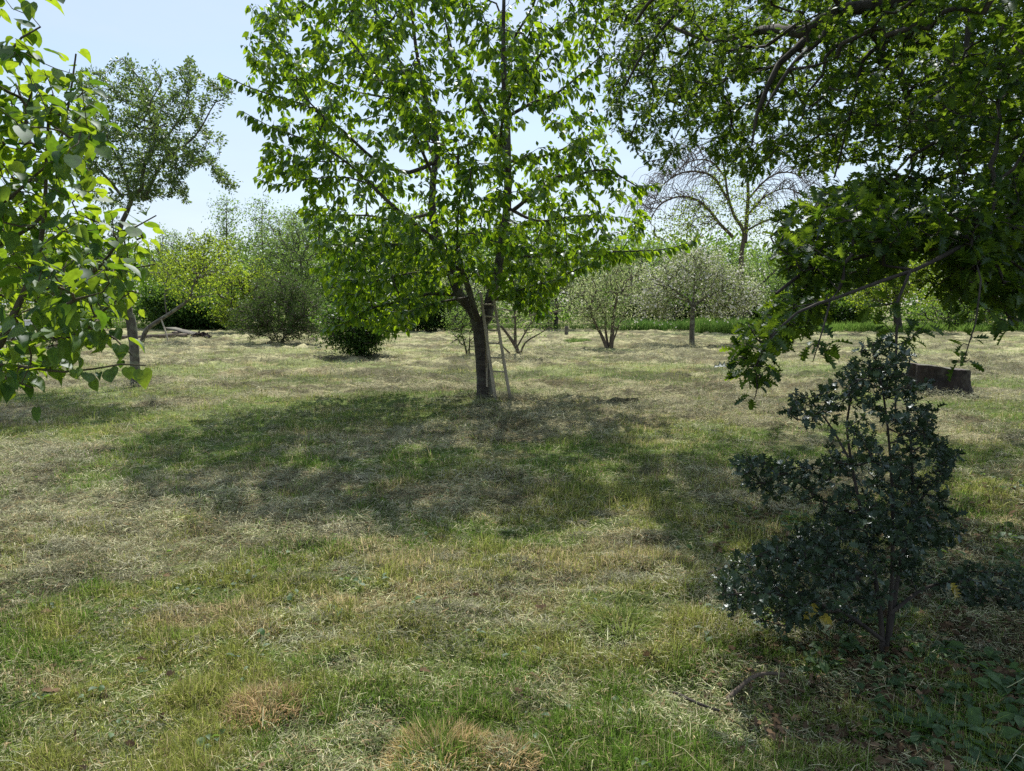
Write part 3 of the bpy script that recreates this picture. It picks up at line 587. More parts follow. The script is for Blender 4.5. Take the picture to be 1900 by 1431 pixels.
# ---- linden at far left, close to the camera
d = 3.5; lin = thing('linden_tree', 'young tree with big heart shaped leaves reaching in from the left edge', 'tree', (-3.1, 3.4, 0))
T = Tubes(); tp = smooth_poly([(-3.12,3.4,-.1),(-3.1,3.4,.5),(-3.05,3.42,1.1),(-3.0,3.45,1.9),(-2.95,3.5,2.8),(-2.9,3.5,3.8)], .1); T.add(tp, np.linspace(.07,.03,len(tp)), 12, .05); T.build('trunk', B_grey, lin)
main = [(smooth_poly([(-3.08,3.4,.9), (-2.75,3.42,1.1), P(0,640,3.45), P(23,588,3.45), P(54,522,3.5), P(75,450,3.5), P(83,400,3.5), P(86,290,3.5), P(90,220,3.5)], .12), .026, .006),
 (smooth_poly([(-3.05,3.45,1.3), P(-120,520,3.6), P(60,420,3.7), P(101,354,3.75), P(109,275,3.75), P(124,215,3.75), P(134,152,3.8), P(141,100,3.8)], .12), .016, .004),
 (smooth_poly([(-3.05,3.4,1.2), P(-150,690,3.3), P(0,677,3.3), P(63,684,3.25), P(120,690,3.2), P(172,685,3.2), P(225,676,3.2), P(270,678,3.2)], .1), .013, .003),
 (smooth_poly([P(23,588,3.45), P(60,640,3.5), P(86,625,3.55), P(130,610,3.6), P(180,585,3.6), P(215,560,3.6), P(240,545,3.6)], .1), .010, .003),
 (smooth_poly([P(54,522,3.5), P(120,540,3.7), P(180,500,3.7), P(220,450,3.7), P(245,425,3.7), P(290,400,3.7)], .1), .011, .003),
 (smooth_poly([P(120,540,3.7), P(180,530,3.8), P(240,500,3.8), P(290,490,3.8)], .1), .008, .003),
 (smooth_poly([P(160,600,3.6), P(215,630,3.4), P(245,660,3.4)], .1), .006, .003),
 (smooth_poly([(-2.95,3.5,2.6), P(-80,160,3.6), P(0,115,3.6), P(40,70,3.6), P(75,50,3.7)], .1), .014, .004),
 (smooth_poly([(-2.92,3.5,2.9), P(-80,40,3.3), P(20,-30,3.3), P(60,-20,3.3), P(95,0,3.3)], .1), .012, .004),
 (smooth_poly([(-3.0,3.45,1.6), P(-100,420,3.2), P(0,380,3.2), P(60,330,3.2), P(110,290,3.2), P(160,270,3.2)], .1), .014, .004),
 (smooth_poly([(-3.0,3.45,1.9), P(-100,300,3.9), P(0,240,4.0), P(60,200,4.0), P(110,200,4.0), P(165,220,4.0)], .1), .014, .004),
 (smooth_poly([(-3.08,3.4,.9), P(-120,760,3.2), P(0,700,3.1), P(40,712,3.1), P(60,720,3.1)], .1), .010, .003)]
T = Tubes(); add_limbs(T, main, 7, .03)
pol = [(-120,60),(40,50),(80,110),(110,200),(140,90),(172,160),(185,230),(180,320),(200,380),(200,420),(285,395),(300,440),(300,490),(275,560),(215,575),(190,600),(150,650),(110,670),(60,715),(0,735),(-120,735)]
tg = vol_poly(pol, 3.65, .85, 440, D=90, clump=.42, csize=.35)
tb = vol_poly([(-500,-400),(60,-400),(60,-60),(-60,60),(-500,300)], 3.6, 1.2, 120, D=120)
lines = grow(main, np.concatenate([tg, tb]), .0022, step=.12, w=.2)
for p, r in lines: T.add(p, r, 5)
T.build('branches', B_twig, lin)
# leaves: alternate, hanging, tops facing up/outward
A = [leaves_on(lines, .033, .36, 1, .070, droop=.75, spread=.8, off=.035, flat=.5), leaves_on([m_[0][len(m_[0])//3:] for m_ in main[1:]], .035, 2.2, 1, .070, droop=.75, spread=.8, off=.035, flat=.5)]
p_, a_, n_, s_ = cat4(A)
leaf_mesh('crown', p_, a_, n_, s_, TH, M_linden, lin, width=.95, curl=.7)
rs.seed(15)
# ---- oak at right
oak = thing('oak_tree', 'big dark spreading oak overhanging the upper right with arching black limbs', 'tree', (7.6, 6.2, 0))
T = Tubes(); tp = smooth_poly([(7.6,6.2,-.2),(7.55,6.2,.6),(7.5,6.2,1.6),(7.35,6.25,2.8),(7.2,6.3,4.2),(7.0,6.4,5.8),(6.7,6.6,7.6)], .2); T.add(tp, np.linspace(.38,.16,len(tp))+.14*np.exp(-np.clip(tp[:,2],0,9)/.3), 18, .05); T.build('trunk', B_dark, oak)
TR = lambda z: (7.5-.08*z, 6.25, z)
def lm(pre, pts, r0, r1): return (smooth_poly(list(pre)+[P(*p) for p in pts], .15), r0, r1)
main = [lm([TR(3.6)], [(1980,-80,6.4),(1800,-30,6.2),(1687,0,6.1),(1600,14,6.0),(1550,21,5.95),(1515,45,5.9),(1495,60,5.9),(1442,54,6.4),(1390,60,7.0),(1330,75,7.6),(1270,60,8.2),(1210,30,8.6)], .10, .014),
 lm([], [(1505,65,5.9),(1475,92,5.8),(1445,119,5.75),(1425,160,5.7),(1405,210,5.7),(1395,270,5.7)], .035, .007),
 lm([], [(1550,25,5.95),(1520,75,5.7),(1480,110,5.5),(1450,150,5.4),(1420,200,5.3)], .03, .007),
 lm([TR(3.9)], [(1900,-60,7.0),(1739,7,6.6),(1683,56,6.4),(1634,84,6.3),(1600,115,6.2),(1589,168,6.1),(1571,238,6.0),(1560,285,6.0),(1548,330,6.0)], .055, .007),
 lm([], [(1634,84,6.3),(1615,62,6.2),(1592,59,6.1),(1557,80,6.0),(1533,105,5.9),(1526,140,5.8),(1500,170,5.8),(1488,220,5.8)], .025, .006),
 lm([], [(1634,90,6.3),(1634,112,6.2),(1669,133,6.1),(1683,175,6.0),(1687,210,6.0),(1718,238,5.9),(1745,262,5.9)], .04, .008),
 lm([TR(3.3)], [(1960,-60,5.6),(1840,0,5.4),(1805,24,5.3),(1793,87,5.2),(1791,168,5.1),(1790,210,5.1),(1767,241,5.0),(1740,262,5.0),(1690,290,5.0)], .05, .01),
 lm([TR(2.6)], [(2000,110,5.4),(1900,136,5.2),(1851,129,5.1),(1795,150,5.0),(1740,215,4.9),(1700,240,4.9)], .05, .008),
 lm([TR(2.2)], [(2000,280,5.2),(1900,330,4.8),(1851,353,4.6),(1800,385,4.5),(1757,405,4.4),(1718,426,4.4),(1669,450,4.3),(1603,475,4.2),(1545,490,4.2),(1500,500,4.1),(1440,545,4.0)], .06, .008),
 lm([TR(2.0)], [(2000,420,4.6),(1900,420,4.2),(1820,440,4.0),(1760,470,3.9),(1700,500,3.8),(1640,520,3.8),(1560,550,3.7),(1480,580,3.6),(1420,640,3.55),(1400,690,3.5)], .04, .004),
 lm([TR(2.4)], [(2000,230,6.6),(1850,280,6.6),(1750,330,6.4),(1650,360,6.2),(1560,380,6.0),(1480,400,5.8),(1430,440,5.7)], .05, .008),
 lm([TR(4.6)], [(1900,-220,5.4),(1700,-160,5.0),(1500,-120,4.8),(1350,-60,4.8),(1230,-20,5.0),(1180,40,5.2)], .07, .01),
 lm([TR(4.9)], [(1900,-260,8.0),(1600,-200,8.0),(1400,-100,7.6),(1280,0,7.4),(1200,90,7.2),(1160,160,7.2)], .07, .01),
 lm([TR(2.9)], [(1950,120,7.5),(1850,160,7.8),(1760,200,8),(1680,300,8),(1620,360,8)], .05, .008),
 lm([], [(1690,500,3.8),(1665,560,3.7),(1663,640,3.65),(1662,720,3.6),(1661,790,3.6)], .008, .004),
 lm([], [(1820,520,3.7),(1810,600,3.6),(1797,640,3.6),(1788,672,3.6)], .005, .002),
 lm([], [(1540,560,3.7),(1530,600,3.6),(1518,640,3.6),(1508,672,3.6)], .005, .002),
 lm([], [(1420,640,3.55),(1402,680,3.5),(1405,720,3.5),(1400,742,3.5)], .005, .002)]
T = Tubes(); add_limbs(T, main, 8, .06)
up = vol_poly([(1130,0),(1130,120),(1110,190),(1170,290),(1240,330),(1270,280),(1300,270),(1340,330),(1400,330),(1450,300),(1500,330),(1560,300),(1620,290),(1800,300),(1990,320),(1990,-60),(1130,-60)], 7.0, 1.8, 2000, D=70, clump=.46, csize=.45, yslope=-.42, x0=1550)
top = vol_poly([(1150,-500),(2300,-500),(2300,-40),(1150,-40)], 6.0, 2.2, 560, D=120, clump=.45, csize=.7)
mid = vol_poly([(1620,320),(1560,350),(1500,370),(1440,400),(1420,450),(1470,520),(1400,580),(1370,620),(1440,650),(1520,590),(1560,540),(1640,500),(1700,460),(1740,480),(1800,560),(1900,560),(1990,560),(1990,320)], 4.9, 1.1, 1300, D=60, clump=.49, csize=.28)
hg = vol_poly([(1370,600),(1440,610),(1440,650),(1420,700),(1415,735),(1385,735),(1365,680)], 3.55, .18, 26, D=20)
hg2 = np.array([P(1505,640,3.6),P(1525,655,3.6),P(1500,672,3.6),P(1545,632,3.65),P(1785,640,3.6),P(1800,665,3.6),P(1775,672,3.6),P(1805,625,3.6),P(1690,630,3.7),P(1640,600,3.7),P(1850,590,3.7),P(1870,610,3.7),P(1830,570,3.7),P(1720,600,3.8),P(1610,570,3.7)])
rgt = vol_poly([(1700,500),(1990,520),(1990,600),(1860,600),(1760,570)], 4.6, .7, 110, D=40, clump=.45, csize=.3)
deep = vol_poly([(1140,-250),(1150,120),(1200,180),(1270,170),(1330,240),(1450,250),(1600,240),(1990,320),(1990,-250)], 12.0, 1.9, 1250, D=90, clump=.485, csize=.7)
off = np.stack([rs.uniform(2.5, 14, 1500), rs.uniform(2, 15.5, 1500), rs.uniform(2.6, 8, 1500)], 1); off = off[(off[:, 0] > off[:, 1]*.70+.4) & (((off[:,0]-8)/6.0)**2+((off[:,1]-8.5)/7.0)**2 < 1)]
over = np.stack([rs.uniform(1.0, 8, 1400), rs.uniform(.5, 9.5, 1400), rs.uniform(3.0, 7.5, 1400)], 1); over = over[over[:, 2] > 1.6+.42*over[:, 1]+.5]
lines = grow(main+[(tp[len(tp)//3:], .3, .16)], np.concatenate([up, deep, top, mid, hg, hg2, rgt, off, over]), .0028, step=.16, w=.18, jit=.1, bend=.35)
for p, r in lines: T.add(p, r, 4)
T.build('branches', B_dark, oak)
near = [l for l in lines if l[0][-1][1] < 4.3 and l[0][-1][0] < l[0][-1][1]*.75+.3]; far_ = [l for l in lines if not (l[0][-1][1] < 4.3 and l[0][-1][0] < l[0][-1][1]*.75+.3)]
p1 = leaves_on(near, .045, .26, 3, .075, droop=.35, spread=.9, off=.015, flat=.4)
p2 = leaves_on(far_, .045, .34, 3, .066, droop=.2, spread=.9, off=.02, flat=.4)
crown = leaf_mesh('crown', *p2, TO, M_oak, oak); leaf_mesh('low_sprays', *p1, TO, M_oak, oak)
rs.seed(16)
# ---- holly bush
b0 = G(1638, 1232); d = b0[1]; hol = thing('holly_bush', 'dark glossy spiny leaved holly bush in the shaded right foreground', 'bush', b0)
H = lambda x, y, dd=0: P(x, y, d+dd)
stems = [(smooth_poly([b0-np.array((0,0,.05)), H(1636,1170), H(1625,1080), H(1600,960,.05), H(1580,860,.1), H(1572,780,.1), H(1590,700,.1)], .06), .013, .004),
 (smooth_poly([H(1645,1200), H(1655,1080), H(1656,950), H(1652,850), H(1640,740), H(1618,640,-.05)], .06), .011, .003),
 (smooth_poly([H(1650,1180), H(1668,1060,.1), H(1692,950,.15), H(1690,820,.15), H(1680,720,.15), H(1690,660,.1)], .06), .012, .003),
 (smooth_poly([H(1640,1190), H(1570,1140,-.15), H(1480,1110,-.25), H(1400,1100,-.3), H(1340,1105,-.3)], .06), .010, .003),
 (smooth_poly([H(1630,1110), H(1560,1050,-.1), H(1470,1040,-.2), H(1400,1030,-.3)], .06), .009, .003),
 (smooth_poly([H(1600,960), H(1530,930,-.1), H(1460,880,-.1), H(1400,850,-.1)], .06), .007, .003),
 (smooth_poly([H(1650,1140), H(1720,1090,.1), H(1800,1080,.2), H(1890,1100,.25)], .06), .009, .003),
 (smooth_poly([H(1690,950,.15), H(1730,900,.15), H(1760,860,.2), H(1780,840,.2)], .06), .006, .003),
 (smooth_poly([H(1580,860), H(1540,790,.1), H(1500,740,.1), H(1470,730,.1)], .06), .006, .002)]
T = Tubes(); add_limbs(T, stems, 8, .04)
tg = np.concatenate([
 vol_poly([(1600,640),(1560,700),(1480,720),(1450,780),(1540,800),(1520,870),(1380,840),(1350,870),(1420,930),(1520,960),(1420,1010),(1330,1060),(1310,1110),(1400,1140),(1500,1150),(1600,1130),(1700,1120),(1740,1040),(1790,980),(1760,900),(1790,840),(1740,810),(1735,740),(1715,670),(1660,620)], d, .42, 820, D=110, clump=.43, csize=.16),
 vol_poly([(1340,1080),(1420,1000),(1560,1000),(1600,1120),(1500,1170),(1360,1150)], d-.2, .35, 130, D=60),
 vol_poly([(1700,1060),(1800,1040),(1920,1070),(1920,1130),(1780,1130)], d+.15, .2, 60, D=40)])
lines = grow(stems, tg, .0016, step=.07, w=.2)
for p, r in lines: T.add(p, r, 4)
T.build('stems', B_dark, hol)
p_, a_, n_, s_ = leaves_on(lines, .019, .15, 2, .035, droop=-.1, spread=.9, off=.008, flat=.3)
lv_ = leaf_mesh('leaves', p_, a_, n_, s_, THO, M_holly, hol, width=1.1, curl=.4)
py = np.array([H(1505,1130,-.4), H(1520,1145,-.4), H(1512,1120,-.4), H(1530,1138,-.42), H(1765,1082,-.1), H(1772,1090,-.1), H(1575,978,-.2), H(1500,1122,-.4)])
tag(leaf_mesh('yellow_leaves', py, rs.normal(size=(8, 3))*.4+np.array((0, 0, -.6)), rs.normal(size=(8, 3))*.3+np.array((0, -1., .6)), np.full(8, .05), THO, M_yel, lv_), 'bright yellow dying leaves near the bottom')
rs.seed(17)
# ---- cut stump
b0 = G(1766, 739); st = thing('tree_stump', 'broad dark purple brown cut stump with slanting flat top right of the holly', 'stump', b0)
m_, k_ = 12, 72; V = []; sc = b0[1]/F
a = np.linspace(0, 2*math.pi, k_, endpoint=False); rn = rs.rand(k_)
for e in range(m_):
    f = e/(m_-1); rr = 1+.16*(1-f)**3*(1+1.2*np.maximum(0, np.cos(a*3+.6)))+.06*np.sin(a*5+1)+.04*np.sin(a*11)+.03*rn+.02*rs.rand(k_)
    topz = (.49-.06*np.cos(a)+.01*np.sin(a*5)+.006*rn)
    V.append(np.stack([b0[0]+np.cos(a)*.48*rr, b0[1]+.42+np.sin(a)*.42*rr, -.04+(topz+.04)*f+.008*rs.normal(size=k_)*(0 < e < m_-1)], 1))
V = np.concatenate(V); i = np.arange(m_-1)[:, None]*k_; j = np.arange(k_)[None]; q = np.stack([i+j, i+(j+1) % k_, i+k_+(j+1) % k_, i+k_+j], -1).reshape(-1, 4)
B_st = bark_mat('stump_bark', (.010,.007,.006), (.040,.027,.023), 9, (1, 1, .5), lichen=(.06,.05,.04), bump=1.5)
B_cut = bark_mat('stump_cut_wood', (.04,.03,.028), (.14,.11,.10), 14, lichen=(.12,.13,.08), bump=1)
mesh_from('bark', V, q, None, B_st, st)
tv = V[-k_:]; c = tv.mean(0); ring2 = c+(tv-c)*.93+np.array((0, 0, .004)); ring3 = c+(tv-c)*.5+np.array((0, 0, .008*1))
VV = np.concatenate([tv+np.array((0, 0, .002)), ring2, ring3, c[None]+np.array((0, 0, .004))]); jj = np.arange(k_); j2 = (jj+1) % k_
Q = np.concatenate([np.stack([jj, j2, j2+k_, jj+k_], 1), np.stack([jj+k_, j2+k_, j2+2*k_, jj+2*k_], 1)]); Tt = np.stack([jj+2*k_, j2+2*k_, np.full(k_, 3*k_)], 1)
mesh_from('cut_top', VV, Q, Tt, B_cut, st)

# ================================================================== MIDDLE AND FAR PLANTS
def far_plant(name, label, cat, bx, by, ells, n, per, leaf, mat, trunks, thick=1.0, bark=B_dark, tipr=.012, spread=.35, Y=None, width=1.0, tmpl=None, shell=.45, group=None, bloom=0, parts=('trunk', 'branches', 'crown'), dens_len=None, up=.1, jit=.12, droop=.4):
    """ells: (cx, cy, rx, ry) in photo px at the plant's own depth; trunks: list of lists of (px, py, dY) with radii"""
    rs.seed(int(bx*7+by))
    if Y is None: Y = G(bx, by)[1]
    b0 = P(bx, by, Y); b0[2] = 0; t_ = thing(name, label, cat, b0, group); s = Y/F
    seeds = []
    for pts, r0, r1 in trunks:
        w_ = [P(x, y, Y+dy) for x, y, dy in pts]; 
        if w_[0][2] < .25: w_[0][2] = -.05
        seeds.append((smooth_poly(w_, max(.12, Y*.008)), r0, r1))
    T = Tubes(); 
    for k, (pts, r0, r1) in enumerate(seeds): T.add(pts, np.linspace(r0, r1, len(pts)), 8, .05)
    T.build(parts[0], bark, t_)
    cs = [(P(cx, cy, Y+(e[0] if e else 0)), (rx*s, min(rx, ry*1.3)*s*thick, ry*s)) for cx, cy, rx, ry, *e in ells]
    tg = vol_ell(cs, n, shell)
    lines = grow(seeds, tg, tipr, step=.5*Y/30, w=.25, up=up, jit=jit)
    T = Tubes()
    for p, r in lines: T.add(p, r, 4)
    if parts[1]: T.build(parts[1], bark, t_)
    if dens_len: p_, a_, n_, s_ = leaves_on(lines, dens_len[0], dens_len[1], per, leaf, droop=droop, spread=.8, off=spread)
    else: p_, a_, n_, s_ = puffs(tg, per, spread*.72, leaf*1.12, droop)
    cr_ = leaf_mesh(parts[2], p_, a_, n_, s_, TQ if tmpl is None else tmpl, mat, t_, width=width)
    if bloom:
        ids = rs.choice(len(tg), bloom); c = tg[ids]+rs.normal(size=(bloom, 3))*spread*.9
        p5 = np.repeat(c, 5, 0); ax = rs.normal(size=(len(p5), 3)); leaf_mesh('blossom', p5, ax, rs.normal(size=(len(p5), 3)), np.full(len(p5), .05), TQ, FAR['bloom'], cr_, width=1.5)
    return t_
FP = far_plant
# broom bush, dark bush
FP('broom_bush', 'dull grey green twiggy bush with bare brown lower stems left of the round dark bush', 'bush', 520, 640, [(520,570,70,58),(570,590,48,42),(470,590,45,35),(530,535,42,30),(520,615,60,22)], 1500, 3, .11, FAR['broom'], [([(520,642,0),(500,600,0),(480,560,0)],.03,.01),([(525,642,0),(530,590,.2),(545,530,.3)],.03,.01),([(515,642,0),(540,610,-.2),(580,570,-.3)],.03,.01)], spread=.05, bark=B_brown, tipr=.009, width=.4, parts=('stems','twigs','foliage'), up=.3, thick=.9, dens_len=(.035, .75), droop=-.3)
FP('round_bush', 'dense dark green bush grown around a short stump in the middle of the meadow', 'bush', 665, 666, [(665,612,55,40),(660,640,36,24),(690,600,45,35),(635,600,40,35)], 420, 26, .075, FAR['dark'], [([(665,668,0),(664,640,0),(660,610,0)],.12,.06),([(672,668,0),(680,630,.1),(690,600,.1)],.06,.03)], spread=.16, parts=('stems','twigs','foliage'))
FP('shrub', 'small leafy pale green shrub peeping out behind the plum trunk and linden twigs', 'bush', 150, 645, [(150,600,50,40),(120,610,50,35)], 200, 24, .10, FAR['green'], [([(150,645,0),(150,610,0)],.05,.02)], spread=.22, parts=('stems','twigs','foliage'))
FP('shrub', 'low spiky pale shrub touching the left side of the cherry trunk', 'bush', 868, 662, [(862,610,34,42),(850,585,30,25)], 170, 16, .055, FAR['willow'], [([(868,662,0),(860,630,0),(850,600,0)],.03,.01),([(870,662,0),(872,620,0)],.03,.01)], spread=.16, parts=('stems','twigs','foliage'), width=.5)
FP('multi_stem_shrub', 'sprawling shrub with bare forking stems behind the ladder', 'bush', 962, 662, [(985,600,50,24),(1010,560,60,40),(940,590,40,30),(960,520,60,40)], 170, 12, .055, FAR['willow'], [([(965,663,0),(958,645,0),(945,625,0),(930,605,0)],.07,.03),([(962,648,0),(975,636,0),(1000,620,0),(1022,606,0)],.035,.015),([(956,645,0),(956,610,0),(955,570,0)],.05,.02),([(955,650,0),(935,645,-.2),(925,635,-.3)],.035,.015),([(958,646,0),(985,600,.2),(1010,560,.3)],.03,.01)], spread=.25, bark=B_brown, tipr=.008, parts=('stems','twigs','foliage'))
FP('blossom_shrub', 'tall many stemmed blossoming shrub with reddish trunks left of the apple tree', 'bush', 1130, 648, [(1125,540,62,55),(1120,590,60,28),(1150,510,45,45),(1095,560,45,45)], 430, 14, .06, FAR['pale'], [([(1133,650,0),(1136,620,0),(1138,590,0),(1145,550,0)],.09,.03),([(1128,650,0),(1115,620,0),(1103,598,0),(1095,570,0)],.07,.03),([(1130,650,0),(1124,615,.2),(1122,570,.2)],.05,.02),([(1132,648,0),(1150,600,.2),(1170,560,.3)],.03,.015)], spread=.2, bark=B_brown, tipr=.009, parts=('stems','twigs','foliage'), thick=.8)
apple_trunk = [([(1284,641,0),(1284,610,0),(1285,580,0),(1287,565,0)],.11,.085),([(1286,570,0),(1275,555,0),(1260,545,-.2),(1240,530,-.3)],.06,.03),([(1287,568,0),(1305,555,0),(1330,540,.3),(1360,525,.4)],.06,.03),([(1286,568,0),(1288,530,.3),(1290,490,.3)],.05,.02),([(1280,560,0),(1230,545,.6),(1200,540,.8)],.04,.02)]
FP('apple_tree', 'umbrella shaped apple tree in white pink blossom with one straight trunk', 'tree', 1284, 641, [(1285,505,85,48),(1220,535,55,50),(1350,530,60,45),(1285,480,60,30),(1200,565,38,30),(1395,555,40,32),(1240,575,45,22),(1330,575,50,20)], 1150, 15, .06, FAR['pale'], apple_trunk, spread=.17, bark=B_grey, tipr=.008, bloom=1500, shell=.3, up=0)
FP('apple_tree', 'paler spreading orchard tree half hidden behind the single trunked apple tree', 'tree', 1386, 612, [(1400,520,80,45),(1430,490,50,35),(1360,500,60,40)], 260, 22, .09, FAR['willow'], [([(1386,612,0),(1385,580,0),(1386,550,0)],.26,.18),([(1386,560,0),(1420,520,0),(1440,500,0)],.1,.05),([(1386,560,0),(1350,520,0)],.1,.05)], spread=.35, bark=B_dark, bloom=150)
# tall half bare tree
Yb = 44.0
bare = FP('half_bare_tree', 'tall sparse tree with arching bare twigs against the sky above the apple tree', 'tree', 1372, 610, [(1300,400,55,50),(1240,420,35,30),(1400,400,45,45),(1350,340,50,40)], 280, 16, .12, FAR['yg'], [
 ([(1372,612,0),(1374,540,0),(1376,470,0),(1380,430,0),(1362,400,0),(1350,360,0),(1345,320,0),(1338,285,0)],.20,.04),
 ([(1382,450,0),(1386,400,.5),(1388,350,.5),(1380,300,.5),(1360,255,.5)],.14,.05),
 ([(1360,440,0),(1335,415,0),(1320,395,0),(1295,372,0),(1260,365,0),(1225,380,0),(1205,410,0)],.1,.03),
 ([(1350,370,0),(1325,330,0),(1290,318,0),(1255,325,0),(1225,350,0),(1208,395,0)],.08,.02),
 ([(1346,330,0),(1320,300,-.5),(1280,300,-1),(1245,330,-1)],.06,.02),
 ([(1388,370,0),(1420,335,0),(1450,320,0),(1480,325,0),(1500,345,0)],.07,.02),
 ([(1386,400,0),(1420,365,.5),(1460,350,.5),(1500,370,.5)],.07,.02),
 ([(1382,430,0),(1420,410,0),(1465,400,0),(1500,420,0)],.07,.02),
 ([(1384,310,0),(1400,275,0),(1430,260,0),(1460,270,0)],.05,.02)], Y=Yb, spread=.4, bark=B_brown, tipr=.012, tmpl=TQ)
# drooping bare twigs for it
sd2 = []; T = Tubes()
arc = [[(1360,440),(1335,415),(1320,395),(1295,372),(1260,365),(1225,380),(1205,410)],[(1350,370),(1325,330),(1290,318),(1255,325),(1225,350),(1208,395)],[(1346,330),(1320,300),(1280,300),(1245,330)],[(1388,370),(1420,335),(1450,320),(1480,325),(1500,345)],[(1386,400),(1420,365),(1460,350),(1500,370)],[(1384,310),(1400,275),(1430,260),(1460,270)],[(1345,320),(1338,285),(1300,280),(1270,300)]]
for a_ in arc:
    pp = smooth_poly([P(x, y, Yb) for x, y in a_], .25); pp = pp+rs.normal(size=pp.shape)*.03
    for p in pp[2:]:
        for k in range(3):
            s_ = np.sign(pp[-1][0]-pp[0][0]); q1 = p+np.array((s_*rs.uniform(.1, .9), rs.uniform(-1.3, 1.3), rs.uniform(-.2, .8))); q2 = q1+np.array((s_*rs.uniform(.2, 1.0), rs.uniform(-.6, .6), rs.uniform(-1.1, .1))); q3 = q2+np.array((s_*rs.uniform(.0, .5), rs.uniform(-.3, .3), rs.uniform(-1.2, -.2)))
            l = smooth_poly([p, q1, q2, q3], .3); T.add(l, np.linspace(.022, .008, len(l)), 3)
T.build('bare_twigs', B_brown, bare)
# leaning tree with prop at left
Yl = G(270, 636)[1]
lt = FP('leaning_tree', 'low leaning grey branched tree stretching right from behind the plum trunk', 'tree', 262, 636, [(330,500,60,45),(400,490,50,35),(350,540,50,25)], 150, 14, .09, FAR['yg'], [([(262,636,0),(272,612,0),(295,595,0),(325,575,0),(350,555,0),(358,530,0),(368,510,0),(385,495,0)],.10,.03),([(360,520,0),(390,505,0),(415,500,0)],.03,.015),([(350,555,0),(375,550,0),(400,545,0)],.025,.01),([(310,588,0),(306,550,0),(312,500,0)],.03,.015)], spread=.3, bark=B_grey, tipr=.009)
T = Tubes(); p = smooth_poly([P(299,592,Yl-.1), P(306,612,Yl-.3), P(313,636,Yl-.5)], .15); T.add(p, np.full(len(p), .03), 6, .05, cap=True); o = T.build('prop_pole', B_wood); tag(o, 'thin wooden prop standing under the leaning tree branch', 'pole')
# timber, lump, post, wall
def beam(name, p0, p1, wd, ht, mat, label, cat, seg=10):
    p0 = np.array(p0); p1 = np.array(p1); V = []; Q = []
    dd = unit((p1-p0)[None])[0]; sd_ = np.array((-dd[1], dd[0], 0))
    for i in range(seg+1):
        c = p0+(p1-p0)*i/seg; wv = wd*(1+.1*rs.normal()); hv = ht*(1+.12*rs.normal())
        V += [c-sd_*wv/2, c+sd_*wv/2, c+sd_*wv/2+np.array((0,0,hv)), c-sd_*wv/2+np.array((0,0,hv))]
        if i: a = (i-1)*4; b = i*4; Q += [(a+k, a+(k+1) % 4, b+(k+1) % 4, b+k) for k in range(4)]
    Q += [(3,2,1,0), (seg*4, seg*4+1, seg*4+2, seg*4+3)]
    return tag(mesh_from(name, V, Q, None, mat), label, cat)
g0, g1 = G(212, 632), G(345, 627); beam('timber_beam', g0, g1, .3, .19, B_brown, 'long low brown timber lying behind the plum trunk', 'timber')
g0, g1 = G(317, 619), G(372, 625); beam('plank', g0+np.array((0,0,.26)), g1+np.array((0,0,.03)), .5, .07, B_grey, 'grey weathered plank sloping down on the grass in front of the dark hedge', 'timber')
g0, g1 = G(322, 622), G(356, 622); beam('plank', g0, g1, .4, .18, B_brown, 'short brown plank under the sloping grey plank', 'timber')
b0 = G(374, 629); n = 700; dd = unit(rs.normal(size=(n, 3))); dd[:, 2] = abs(dd[:, 2]); r = np.array((.36, .3, .24))*(.8+.4*rs.rand(n))[:, None]
o = leaf_mesh('brush_pile', b0+dd*r*(.5+.5*rs.rand(n))[:, None], rs.normal(size=(n, 3)), rs.normal(size=(n, 3)), np.full(n, .14), TOL, leaf_mat('dark_debris', (.015,.012,.010), (.07,.05,.04), (.01,.01,.01), (.03,.02,.02)), None)
tag(o, 'small black heap of dead brush on the grass right of the planks', 'brush pile')
b0 = G(1051, 623); T = Tubes(); pz = smooth_poly([b0-np.array((0,0,.05)), b0+np.array((0,0,.46))], .1); T.add(pz, np.linspace(.10, .095, len(pz)), 10, .04, cap=True); tag(T.build('wooden_post', B_grey), 'short grey round post standing alone between the two blossom shrubs', 'post')
Yw = 31.0
wm = bpy.data.materials.new('white_render'); wm.use_nodes = True; wb = wm.node_tree.nodes['Principled BSDF']; wn = N(wm.node_tree, 'ShaderNodeTexNoise'); wn.inputs['Scale'].default_value = 3; wr = N(wm.node_tree, 'ShaderNodeValToRGB'); wr.color_ramp.elements[0].color = (.62,.61,.60,1); wr.color_ramp.elements[1].color = (.78,.77,.76,1)
L(wm.node_tree, wn.outputs[0], wr.inputs[0]); L(wm.node_tree, wr.outputs[0], wb.inputs['Base Color']); wb.inputs['Roughness'].default_value = .8
wl = thing('garden_wall', 'low white rendered wall glimpsed behind the linden leaves at the left edge', 'wall', (P(-200,630,Yw)[0], Yw, 0))
def box(name, x0, x1, y0, y1, z0, z1, mat, parent=None):
    V = [(x0,y0,z0),(x1,y0,z0),(x1,y1,z0),(x0,y1,z0),(x0,y0,z1),(x1,y0,z1),(x1,y1,z1),(x0,y1,z1)]
    return mesh_from(name, V, [(3,2,1,0),(4,5,6,7),(0,1,5,4),(1,2,6,5),(2,3,7,6),(3,0,4,7)], None, mat, parent)
xr = P(58,620,Yw)[0]
box('wall_face', xr-7, xr, Yw, Yw+.3, .15, .85, wm, wl); box('plinth', xr-7.02, xr+.02, Yw-.03, Yw+.33, -.05, .147, B_brown, wl); box('coping', xr-7.03, xr+.03, Yw-.04, Yw+.34, .853, .90, wm, wl)
rs.seed(18)
